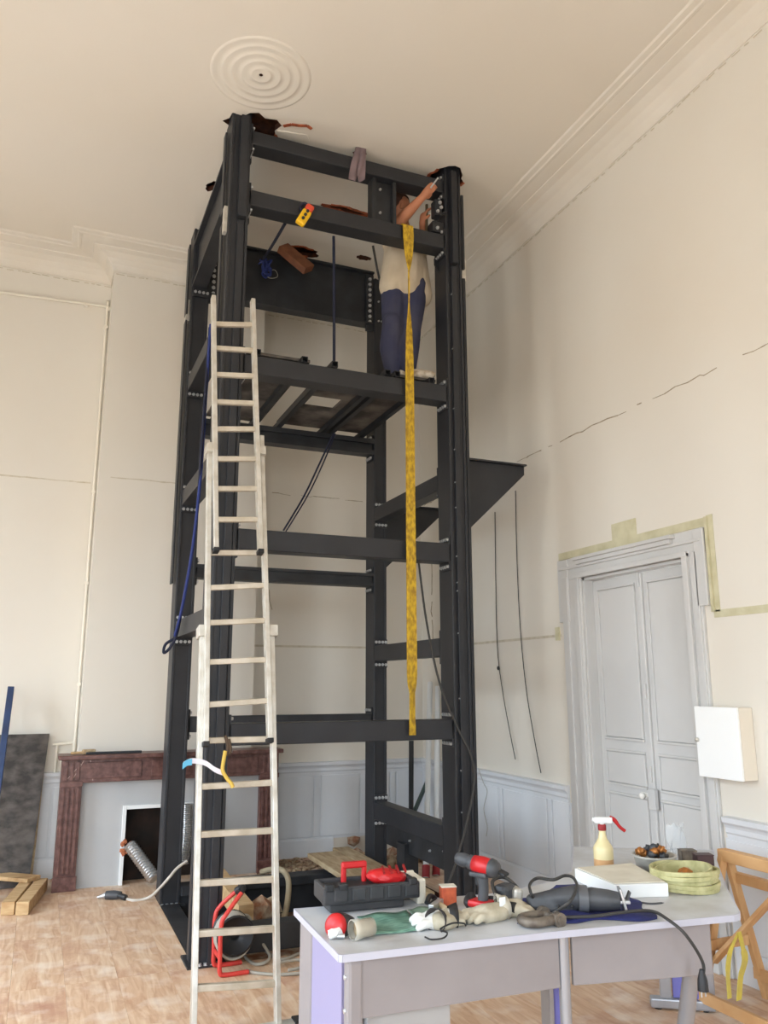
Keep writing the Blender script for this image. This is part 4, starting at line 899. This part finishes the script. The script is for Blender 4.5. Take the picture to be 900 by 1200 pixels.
# round tube legs
MB().tube([(c0.x, c0.y, TH-.022), (c0.x, c0.y, 0)], .021, 16).build('leg', SILV, dk)
MB().tube([(2.43, 2.66, .712), (2.46, 2.88, 0)], .031, 16).build('leg', SILV, dk)
bxp = oy(653, 1180, 2.83).x
MB().box(bxp-.026, bxp+.03, 2.82, 2.86, .03, .715).build('leg_panel', BLUEL, dk, .003)
MB().box(bxp-.046, bxp-.026, 2.81, 2.87, 0, .715).box(bxp-.05, bxp+.05, 2.66, 3.05, 0, .03).build('leg', SILV, dk, .003)
# far end T-leg
e0, e1 = oz(762, 1173, .03), oz(838, 1178, .03); de = (e1-e0).normalized()
MB().bar(e0, e1, .06, .045).build('foot', SILV, dk, .008)
for t_ in (.12, .84): p = e0+(e1-e0)*t_; MB().lathe([(.02, 0), (.025, .01), (.012, .012), (.012, .03)], (p.x, p.y, 0), 10).build('levelling_foot', BLKP, dk)
for t_ in (.25, .92): p = e0+(e1-e0)*t_; MB().bar(Vector((p.x, p.y, .05)), Vector((p.x, p.y, .715)), .03, .055, de).build('leg', SILV, dk, .004)
p, q = e0+(e1-e0)*.36, e0+(e1-e0)*.80; MB().bar(Vector((p.x, p.y, .385)), Vector((q.x, q.y, .385)), .02, .66).build('leg_panel', BLUEL, dk, .003)

# ------------------------------------------------------------------ things on the desk
def at(px, py, h=0.): p = oz(px, py, TH+h); return p
def frame(o, dirv):
    """matrix with x along dirv (horizontal), z up, origin o"""
    d = Vector((dirv[0], dirv[1], 0)).normalized(); M_ = Matrix(((d.x, -d.y, 0, o[0]), (d.y, d.x, 0, o[1]), (0, 0, 1, o[2]), (0, 0, 0, 1))); return M_
DD = Vector((1, -.09, 0)).normalized()
# open tool case with red handle
bl, brr = at(381, 1073), at(489, 1063); cd = (brr-bl)
M0 = frame(bl+Vector((0, 0, 0)), cd); Lc = cd.length
case = empty('tool_case', bl); tag(case, 'dark grey plastic tool case with red handle on the desk', 'tool case')
mb = MB().box(.02, Lc-.05, .01, .14, .003, .034).box(-.008, Lc+.008, -.012, .005, .036, .098).box(-.008, Lc+.008, .14, .157, .036, .098).box(-.008, .012, 0, .15, .036, .098).box(Lc-.012, Lc+.008, 0, .15, .036, .098).box(0, Lc, 0, .15, .034, .062)
CASEM = mat('black_grey_case', rgb(46, 46, 48), .55, noise=rgb(58, 58, 60), scale=16, bump=.05)
mb.xf(M0).build('body', CASEM, case, .006)
mb = MB()
for k in range(5): mb.box(.03+k*Lc/5.2, .03+(k+.78)*Lc/5.2, -.02, -.01, .046, .092)
mb.xf(M0).build('front_rib', CASEM, case, .006)
for k in (-.005, .05, Lc-.04): MB().box(k, k+.035, -.022, .01, .085, .112).xf(M0).build('latch', BLKP, case, .006)
MB().box(.02, Lc*.6, .02, .13, .06, .088).xf(M0).build('tray_insert', BLKP, case, .006)
h0, h1 = Lc*.24, Lc*.52
MB().box(h0, h0+.02, .09, .112, .085, .15).box(h1-.02, h1, .09, .112, .085, .15).box(h0, h1, .088, .114, .14, .165).xf(M0).build('handle', REDP, case, .007)
mb = MB().blob((0, 0, 0), .085, .045, .032, 3, .04, 3); mb.xf(M0 @ Matrix.Translation((Lc*.72, .07, .105)) @ Matrix.Rotation(.12, 4, 'Y'))
t = tag(mb.build('red_tool', REDP), 'rounded red tool lying on the dark tool case', 'tool')
mb = MB()
for k in range(4): mb.bar((Lc*.66+k*.03, .03, .128), (Lc*.69+k*.03, .09, .138), .008, .010)
mb.xf(M0).build('grip_ridge', mat('dark_red', rgb(150, 26, 28), .5), t)
mb = MB().box(Lc+.012, Lc+.05, .03, .17, .0, .095).box(Lc-.02, Lc+.05, .16, .175, .0, .10)
tag(mb.xf(M0).build('pale_box', CARDW, None, .01), 'pale plastic box behind the right end of the tool case', 'box')
# head torch, foil scrap, jar
p = at(392, 1085, .035); t = empty('head_torch', (p.x, p.y, TH)); tag(t, 'red and black round torch lying in front of the tool case', 'torch')
ax = Vector((-.75, -.6, .25)).normalized()
MB().lathe([(0, .012), (.028, .010), (.04, 0), (.042, -.015)], p, 18, ax).build('lens_cap', REDP, t)
MB().lathe([(.042, -.012), (.044, -.05), (.035, -.10), (.0, -.105)], p, 18, ax).build('body', BLKP, t)
p = at(392, 1094, .018); t = tag(MB().blob(p, .026, .018, .018, 4, .3, 2).build('foil_scrap', WHITE), 'crumpled white scrap beside the red torch', 'scrap')
a, b = at(386, 1097, .01), at(404, 1097, .01); tag(MB().tube([a, b], .008, 8).build('small_pin', ZINC), 'small zinc pin in front of the white scrap', 'pin')
p = at(414, 1090, .034); ax = (at(412, 1090, .034)-at(434, 1086, .034)).normalized()
t = empty('glass_jar', (p.x, p.y, TH)); tag(t, 'small glass jar of tan powder lying on its side', 'jar')
MB().lathe([(.030, .004), (.034, .004), (.034, -.02), (.031, -.03), (.031, -.075), (.02, -.082), (0, -.083)], p, 20, ax).build('glass', GLASS, t)
MB().lathe([(0, -.012), (.027, -.016), (.028, -.07), (0, -.075)], p, 16, ax).build('powder', mat('tan_powder', rgb(170, 150, 118), .9, noise=rgb(140, 118, 90), scale=40), t)
# green plastic sleeves
def flat_quad(px, h, name, material, label, cat, amp=.004):
    A, B, C2, D2 = [at(*q, h) for q in px]
    def f(u, v):
        p_ = A*(1-u)*(1-v)+B*u*(1-v)+C2*u*v+D2*(1-u)*v; return p_+Vector((0, 0, amp*(1+math.sin(u*9+v*4))*(.4+.6*v)))
    return tag(sheet(f, 12, 8, .002).build(name, material), label, cat)
flat_quad(((436, 1096), (497, 1090), (476, 1068), (418, 1074)), .004, 'plastic_sleeve', GREENP, 'green plastic sleeve of tools in front of the tool case', 'plastic sleeve')
flat_quad(((490, 1082), (528, 1078), (512, 1062), (478, 1066)), .012, 'plastic_sleeve', mat('grey_green_sleeve', rgb(120, 142, 124), .4, noise=rgb(80, 100, 86), scale=26), 'grey-green plastic sleeve behind the white glove', 'plastic sleeve')
# gloves: palm + fingers as one surface
def glove(name, c, dr, L_, material, label, cuffmat=None, up=.02, seed=0, flip=1):
    d = Vector((dr[0], dr[1], 0)).normalized(); sd = Vector((-d.y, d.x, 0))*flip; c = Vector(c); z = Vector((0, 0, 1)); rd_ = random.Random(seed)
    ch_ = [[(c-d*L_*.55+z*.026, .032), (c+z*.026, .033)], [(c-d*L_*.5+sd*.025+z*.024, .026), (c+sd*.028+z*.022, .026)], [(c-d*L_*.5-sd*.025+z*.024, .026), (c-sd*.028+z*.022, .026)]]
    for k, o in enumerate((-.038, -.013, .012, .036)):
        b0 = c+sd*o+z*.022; b1 = b0+d*L_*(.30, .36, .34, .26)[k]+sd*o*.4+z*rd_.uniform(-.004, .012); b2 = b1+d*L_*.16+z*-.012
        ch_.append([(b0, .017), (b1, .0155), (b2, .013)])
    th = c-d*L_*.25+sd*-.04+z*.02; ch_.append([(c-d*L_*.3+z*.022, .022), (th+d*.02, .017), (th+d*L_*.25-sd*.02, .014)])
    t_ = empty(name, (c.x, c.y, TH)); tag(t_, label, 'glove', 'work gloves on the desk')
    body('hand', ch_, material, .007, t_, 3)
    if cuffmat: MB().lathe([(.034, 0), (.044, -.03), (.041, -.03), (.030, 0)], c-d*L_*.5+z*.034, 16, d).build('cuff', cuffmat, t_)
    return t_
glove('work_glove', at(505, 1086), (-.72, .2), .13, GLOVEW, 'white knit work glove with black trim at the desk front', BLKP, seed=1)
glove('work_glove', at(525, 1084), (.7, .45), .12, LEATH, 'tan work glove lying beside the white glove', mat('dark_trim', rgb(50, 44, 42), .7), seed=2)
glove('work_glove', at(566, 1079), (-.95, -.05), .14, LEATH, 'beige leather work glove in front of the red drill', mat('cuff_cream', rgb(206, 198, 180), .8), seed=3)
glove('work_glove', at(607, 1072), (.75, -.25), .11, LEATH, 'beige leather glove with an open round cuff beside the drill', mat('cuff_cream', rgb(206, 198, 180), .8), seed=4, flip=-1)
tag(MB().tube(curve([at(498, 1098, .008), at(506, 1101, .008), at(520, 1099, .01), at(524, 1093, .02), at(516, 1089, .03), at(530, 1082, .03), at(543, 1082, .02), at(546, 1085, .01)], 6), .003, 6).build('elastic_tie', BLKP), 'black elastic cord lying over the tan glove', 'cord')
# orange carton, hammer-like tool and fittings
M_ = frame(at(518, 1063), (1, -.25)); t = empty('orange_carton', at(525, 1060)); t.location.z = TH; tag(t, 'small orange carton standing at the rear desk edge', 'carton')
MB().box(0, .06, 0, .05, 0, .07).xf(M_).build('body', ORBOX, t, .002); MB().box(-.001, .061, -.001, .051, .07, .074).xf(M_).build('lid', CARDW, t, .001)
t = empty('hand_tool', at(515, 1065)); t.location.z = TH; tag(t, 'small hammer with wooden handle behind the gloves', 'hammer')
MB().tube([at(513, 1058, .02), at(530, 1070, .012)], [.010, .012], 8).build('handle', PINED, t); MB().bar(at(505, 1064, .02), at(517, 1056, .022), .022, .022).build('head', ZINC, t, .003)
tag(MB().tube(curve([at(500, 1058, .02), at(504, 1050, .035), at(510, 1054, .02), at(505, 1061, .015), at(513, 1063, .012)], 5), .010, 7).build('pliers_part', BLKP), 'black clip lying beside the hammer', 'clip')
# red cordless drill standing on its battery
bp = at(565, 1073); t = empty('cordless_drill', bp); tag(t, 'red and black cordless drill standing on its battery on the desk', 'drill')
D_ = (Vector((-.5, .86, 0))).normalized(); M_ = frame(bp, D_)
MB().box(-.042, .045, -.032, .032, .0, .034).xf(M_).build('battery', BLKP, t, .008); MB().box(-.044, .047, -.034, .034, .030, .056).xf(M_).build('battery_shoe', REDP, t, .010)
body('grip', [[(M_ @ Vector((-.005, 0, .05)), .021), (M_ @ Vector((-.010, 0, .10)), .020), (M_ @ Vector((-.004, 0, .15)), .024)]], GRYP, .006, t, 2)
axd = (M_.to_3x3() @ Vector((1, 0, .12))).normalized(); hc_ = M_ @ Vector((-.01, 0, .178))
MB().lathe([(0, -.062), (.024, -.060), (.032, -.046), (.034, 0), (.030, .04), (.0, .04)], hc_, 18, axd).build('motor_housing', REDP, t)
MB().lathe([(.0, -.066), (.025, -.064), (.034, -.048), (.036, -.034), (.034, -.032)], hc_, 18, axd).build('rear_cap', GRYP, t)
MB().lathe([(.029, .039), (.027, .06), (.021, .064), (.024, .07), (.027, .09), (.021, .118), (.010, .122), (0, .122)], hc_, 18, axd).build('chuck', GRYP, t)
MB().bar(M_ @ Vector((-.06, -.02, .165)), M_ @ Vector((-.10, -.02, .152)), .04, .012).build('rear_guard', BLKP, t, .004)
MB().box(-.04, .035, -.036, .036, .140, .158).xf(M_).build('collar_band', GRYP, t, .006)
MB().box(.010, .024, -.008, .008, .105, .14).xf(M_).build('trigger', BLKP, t, .004)
# side handle grinder with lead, behind the drill
t = empty('wired_grinder', at(590, 1050)); t.location.z = TH; tag(t, 'black and grey wired grinder lying behind the red drill', 'power tool')
MB().tube(curve([at(553, 1050, .05), at(549, 1057, .035), at(556, 1060, .03), at(575, 1056, .03), at(592, 1062, .035), at(604, 1064, .035)], 6), .020, 10).build('handle', BLKP, t)
MB().bar(at(584, 1048, .05), at(600, 1050, .055), .08, .085).build('body', GRYP, t, .02); MB().bar(at(598, 1050, .05), at(610, 1051, .045), .07, .07).build('gear_head', ALU, t, .012)
MB().box(-.012, .012, -.002, .002, -.02, .02).xf(Matrix.Translation(at(587, 1054, .06)+Vector((-.02, -.045, 0)))).build('label_plate', WHITE, t)
hang('tool_lead', [at(596, 1060, .03), at(582, 1050, .06), at(577, 1036, .09), at(580, 1030, .10), at(590, 1028, .10), at(600, 1034, .09), at(610, 1046, .05), at(607, 1055, .04), at(592, 1058, .03)], .007, CABLED, 'dark lead looped round the wired grinder', 'cable', 7, 6)
# bow shackle
sc = at(630, 1084); t = empty('bow_shackle', sc); tag(t, 'worn grey bow shackle lying at the front of the desk', 'shackle')
M_ = frame(sc+Vector((0, 0, .021)), (at(650, 1078)-at(614, 1084)))
MB().tube(curve([(.055, .036, 0), (.0, .04, 0), (-.04, .036, 0), (-.062, .012, 0), (-.062, -.014, 0), (-.04, -.037, 0), (.0, -.04, 0), (.055, -.036, 0)], 6), .017, 12).xf(M_).build('bow', RUSTY, t)
MB().tube([(.060, -.065, 0), (.060, .06, 0)], .015, 12).tube([(.06, -.034, 0), (.06, -.06, 0)], .026, 12).tube([(.06, .03, 0), (.06, .055, 0)], .026, 12).xf(M_).build('pin', RUSTY, t)
# navy cloth with the reciprocating saw on it
def clothf(u, v):
    A, B, C2, D2 = at(606, 1083), at(772, 1078), at(742, 1052), at(612, 1054); p_ = A*(1-u)*(1-v)+B*u*(1-v)+C2*u*v+D2*(1-u)*v
    e = math.sin(u*math.pi)**.4*math.sin(v*math.pi)**.4
    return p_+Vector((.015*math.sin(v*11), .02*math.sin(u*13), .004+.012*e+.008*e*math.sin(u*17+v*6)))
cloth = tag(sheet(clothf, 36, 16, .003).build('navy_cloth', NAVY), 'crumpled navy cloth under the big saw on the desk', 'cloth')
tag(MB().blob(at(664, 1044, .022), .09, .04, .026, 31, .18, 2).build('navy_cloth', NAVY), 'bunched navy cloth behind the big saw', 'cloth')
A, B = at(622, 1054, .048), at(733, 1056, .05); t = empty('reciprocating_saw', (A.x, A.y, TH+.02)); tag(t, 'long dark grey reciprocating saw lying on the navy cloth', 'saw')
d = (B-A).normalized(); P = lambda k, z=0, s=0: A+(B-A)*k+Vector((0, 0, z))+Vector((-d.y, d.x, 0))*s
body('housing', [[(P(0, .0), .02), (P(.12, .0), .028), (P(.30, .008), .036), (P(.46, .012), .042), (P(.52, .008), .040)], [(P(.02, -.02, -.01), .018), (P(.2, -.026, -.02), .02), (P(.42, -.02), .03)]], GRYP, .007, t, 2)
MB().tube([P(.50, .006), P(.60, .006)], .048, 18).build('collar', mat('mid_grey_plastic', rgb(92, 93, 96), .5), t, .004)
MB().tube([P(.58, .006), P(.64, .006), P(.82, .002), P(.93, 0)], [.036, .042, .038, .032], 16).build('gear_case', GRYP, t)
MB().box(-.005, .005, -.03, .03, -.04, .045).xf(frame(P(.97, .004), d) @ Matrix.Rotation(-.25, 4, 'Y')).build('shoe_plate', ZINC, t, .003)
MB().bar(P(.93, .0), P(1.04, .0), .05, .012).build('blade_clamp', ZINC, t, .003)
MB().bar(P(1.0, -.005), P(1.05, .035), .03, .008).build('blade_guard', GRYP, t, .002)
for k in range(3): MB().lathe([(.006, 0), (.006, .004), (0, .004)], P(.28+.07*k, -.01, -.05), 8, (0, -1, 0)).build('screw', BLKP, t)
hang('saw_lead', [P(.03, .0), at(622, 1046, .08), at(621, 1036, .09), at(630, 1029, .10), at(648, 1031, .11), at(662, 1026, .11), at(672, 1029, .11), at(676, 1040, .10), at(668, 1056, .085), at(652, 1068, .04), at(646, 1074, .02), at(690, 1074, .022), at(740, 1068, .03), at(765, 1068, .02), at(783, 1078, .015), oz(795, 1092, .72)+Vector((0, -.035, 0)), oz(802, 1118, .62)+Vector((.0, -.09, 0)), oz(803, 1138, .56)+Vector((0, -.09, 0))], .006, CABLED, 'dark lead of the saw looping over the desk and down its front', 'cable', 7, 6)
pl = oz(802, 1139, .56)+Vector((0, -.09, 0)); t = empty('mains_plug', pl); tag(t, 'black two-pin plug dangling on the desk front panel', 'plug')
MB().tube([pl+Vector((0, 0, .035)), pl+Vector((0, 0, .0)), pl+Vector((0, 0, -.035))], [.008, .018, .02], 10).build('body', BLKP, t)
for s_ in (-.009, .009): MB().tube([pl+Vector((s_, 0, -.034)), pl+Vector((s_, 0, -.055))], .003, 6).build('pin', ZINC, t)
# white flat box
A, B, C2, D2 = at(720, 1053), at(784, 1051), at(742, 1026), at(674, 1032)
t = empty('white_box', (A+C2)/2); tag(t, 'flat white carton lying between saw and webbing coil', 'box')
MB().prism([A, B, C2, D2], (0, 0, .052)).build('body', WHITE, t, .003)
z7 = Vector((0, 0, .053)); cc = (A+B+C2+D2)/4
MB().prism([p_+(cc-p_)*.06+z7 for p_ in (A, B, C2, D2)], (0, 0, .004)).build('lid', CARDW, t, .001)
tag(MB().tube(curve([at(748, 1057, .003), at(762, 1059, .003), at(778, 1058, .003)], 5), [.002]+[.004]*9+[.001], 6).build('blade_strip', GRYP), 'thin dark blade lying in front of the white carton', 'blade')
# spray bottle
sb = at(708, 1017); t = empty('spray_bottle', sb); tag(t, 'amber spray bottle with red trigger on the far desk wing', 'spray bottle')
K = .93
MB().lathe([(r_*K, h*K) for r_, h in ((0, 0), (.046, 0), (.05, .006), (.05, .045))], sb, 22).build('liquid', SPRAYL, t)
MB().lathe([(r_*K, h*K) for r_, h in ((.05, .045), (.05, .095), (.047, .105), (.034, .125), (.022, .145), (.017, .17), (.017, .185))], sb, 22).build('bottle', SPRAYU, t)
MB().lathe([(.019*K, .182*K), (.021*K, .186*K), (.021*K, .208*K), (.016*K, .212*K), (0, .212*K)], sb, 16).build('collar', REDC, t)
hd_ = sb+Vector((0, 0, .232*K)); sd = Vector((RT.x, RT.y, 0)).normalized()
MB().tube([hd_+Vector((0, 0, -.02)), hd_], .012, 8).bar(hd_-sd*.035, hd_+sd*.05, .024, .028).bar(hd_-sd*.045+Vector((0, 0, .004)), hd_-sd*.03, .018, .018).build('spray_head', WHITE, t, .005)
MB().tube(curve([hd_+sd*.04+Vector((0, 0, .012)), hd_+sd*.062, hd_+sd*.085+Vector((0, 0, -.03)), hd_+sd*.11+Vector((0, 0, -.05))], 5), [.010]*8+[.008]*8, 8).build('trigger', REDP, t)
# coil of webbing: flat band wound round and round
wc = at(808, 1050); t = empty('webbing_coil', wc); tag(t, 'coil of pale yellow webbing lying on the desk corner', 'webbing coil')
sdx = Vector((RT.x, RT.y, 0)).normalized(); sdy = Vector((-sdx.y, sdx.x, 0)); wcc = wc+sdy*.13+sdx*.03
for k in range(5):
    ra, rb = .137+.004*math.sin(k*2.1), .12+.004*math.cos(k*1.7); ox_, oy_ = .004*math.sin(k*3.3), .004*math.cos(k*2.9)
    pts = [wcc+sdx*(ox_+ra*math.cos(a_))+sdy*(oy_+rb*math.sin(a_))+Vector((0, 0, .011+k*.0165+.003*math.sin(a_*2+k))) for a_ in [2*math.pi*j/36 for j in range(37)]]
    MB().ribbon(pts, .018, (0, 0, 1), .012).build('turn', WEB, t, .003)
pts = [wcc+sdx*(-.004+.118*math.cos(a_))+sdy*(.103*math.sin(a_))+Vector((0, 0, .058+.014*math.sin(a_+1.2))) for a_ in [2*math.pi*j/36 for j in range(37)]]
MB().ribbon(pts, .05, (0, 0, 1), .008).build('turn', WEB, t)
tag(MB().blob(wcc+Vector((.0, 0, .05)), .035, .03, .03, 6, .3, 2).build('copper_fitting', BRASS), 'copper fitting lying inside the webbing coil', 'fitting')
# tub of fittings
tc_ = at(772, 1027)+sdy*.05; t = empty('plastic_tub', tc_); tag(t, 'grey plastic tub filled with small fittings behind the carton', 'tub')
MB().lathe([(0, 0), (.075, 0), (.092, .075), (.10, .078), (.10, .086), (.088, .084), (.072, .01), (0, .01)], tc_, 24).build('bowl', TUB, t)
rd = random.Random(4)
for k in range(16):
    a_ = rd.uniform(0, 6.28); r_ = rd.uniform(0, .065); p = tc_+Vector((math.cos(a_)*r_, math.sin(a_)*r_, rd.uniform(.075, .11)))
    mm = (BRASS, BLKP, BRASS, GRYP)[k % 4]; ax = Vector((rd.gauss(0, 1), rd.gauss(0, 1), rd.gauss(0, .6)))
    tag(MB().lathe([(.0, -.018), (.014, -.018), (.014, -.004), (.019, -.004), (.019, .006), (.012, .006), (.012, .02), (0, .02)], p, 10, ax).build('pipe_fitting', mm), ('copper pipe fitting in the grey tub', 'black pipe fitting in the grey tub', 'copper pipe fitting in the grey tub', 'grey pipe fitting in the grey tub')[k % 4], 'fitting', ('copper fittings in the tub', 'black fittings in the tub', 'copper fittings in the tub', 'grey fittings in the tub')[k % 4])
MB().box(0, .07, 0, .05, 0, .06).xf(frame(at(800, 1010), DD)).build('filler', PINED, None).name = 'tan_block'
tag(bpy.data.objects['tan_block'], 'small tan block behind the tub of fittings', 'block')
for px, py, sxx, szz, mt_, lb, nm2 in ((800, 1012, .075, .055, RUSTY, 'small rusty metal box behind the webbing coil', 'metal_box'), (818, 1022, .08, .07, DKBR, 'small dark brown box at the far right of the desk', 'brown_box')):
    M_ = frame(at(px, py), sdx); t = empty(nm2, at(px, py)); tag(t, lb, 'box')
    MB().box(0, sxx, 0, .004, 0, szz).box(0, sxx, .056, .06, 0, szz).box(0, .004, 0, .06, 0, szz).box(sxx-.004, sxx, 0, .06, 0, szz).box(0, sxx, 0, .06, 0, .006).xf(M_).build('body', mt_, t, .002)
    MB().box(-.002, sxx+.002, .0, .062, szz, szz+.004).xf(M_).build('lid', mt_, t, .001)
bpy.data.objects.remove(bpy.data.objects['tan_block'])
# clear plastic bag
bc = at(794, 1004)
def bagf(u, v):
    a_ = u*2*math.pi; r_ = (.034+.016*math.sin(v*2.6))*(1+.4*math.sin(3*a_+v*7)); return bc+sdx*r_*math.cos(a_)*.8+sdy*r_*.5*math.sin(a_)+Vector((0, 0, .004+v*.15+.012*math.sin(5*a_)))
tag(sheet(bagf, 26, 12, .0008).build('clear_bag', CLEAR), 'crumpled clear plastic bag behind the tub', 'plastic bag')

# ------------------------------------------------------------------ wooden trestle beside the wall, with yellow tape
tr = empty('wooden_trestle', (3.35, 3.2, 0)); tag(tr, 'light wooden trestle standing between the desk and right wall', 'trestle')
XA, XB, ZT = 3.26, 3.56, .715
YA, YB3 = 3.50, 2.62
MB().box(3.38, 3.44, YB3-.1, YA+.02, ZT-.03, ZT+.03).build('top_rail', BEECH, tr, .004)
MB().box(3.46, 3.50, YB3-.05, YA+.02, ZT-.14, ZT-.09).build('side_rail', BEECH, tr, .003)
for y in (YA, YB3):
    MB().bar((3.40, y, ZT), (XA-.08, y-.0, .0), .045, .03, (0, 1, 0)).build('leg', BEECH, tr, .003)
    MB().bar((3.43, y, ZT), (XB+.06, y, .0), .045, .03, (0, 1, 0)).build('leg', BEECH, tr, .003)
    MB().bar((3.20, y-.02, .30), (3.50, y-.02, .30), .02, .05).build('cross_bar', BEECH, tr, .003)
MB().bar((3.18, YA+.03, .07), (3.18, YB3-.05, .07), .025, .055).build('lower_rail', BEECH, tr, .003)
MB().bar((3.58, YA+.03, .12), (3.58, YB3-.05, .12), .025, .055).build('lower_rail', BEECH, tr, .003)
MB().bar((3.26, YA-.02, .22), (3.42, YA-.34, ZT-.1), .02, .05, (1, 0, 0)).build('brace', BEECH, tr, .003)
tp0 = [oy(866, 1092, 3.2), oy(860, 1104, 3.18), oy(855, 1118, 3.16), oy(853, 1140, 3.15), oy(855, 1170, 3.14)]
tag(MB().ribbon(curve(tp0, 4), [.028]*6+[.035]*6+[.028]*5, (1, .2, 0), .004).build('yellow_tape', YELT), 'left strand of yellow tape hanging on the trestle', 'tape', 'tape strands on the trestle')
tp1 = [oy(866, 1092, 3.2), oy(870, 1108, 3.16), oy(873, 1125, 3.15), oy(868, 1145, 3.15), oy(866, 1172, 3.15)]
tag(MB().ribbon(curve(tp1, 4), [.028]*6+[.045]*6+[.038]*5, (1, .2, 0), .004).build('yellow_tape', YELT), 'right, wider strand of yellow tape hanging on the trestle', 'tape', 'tape strands on the trestle')
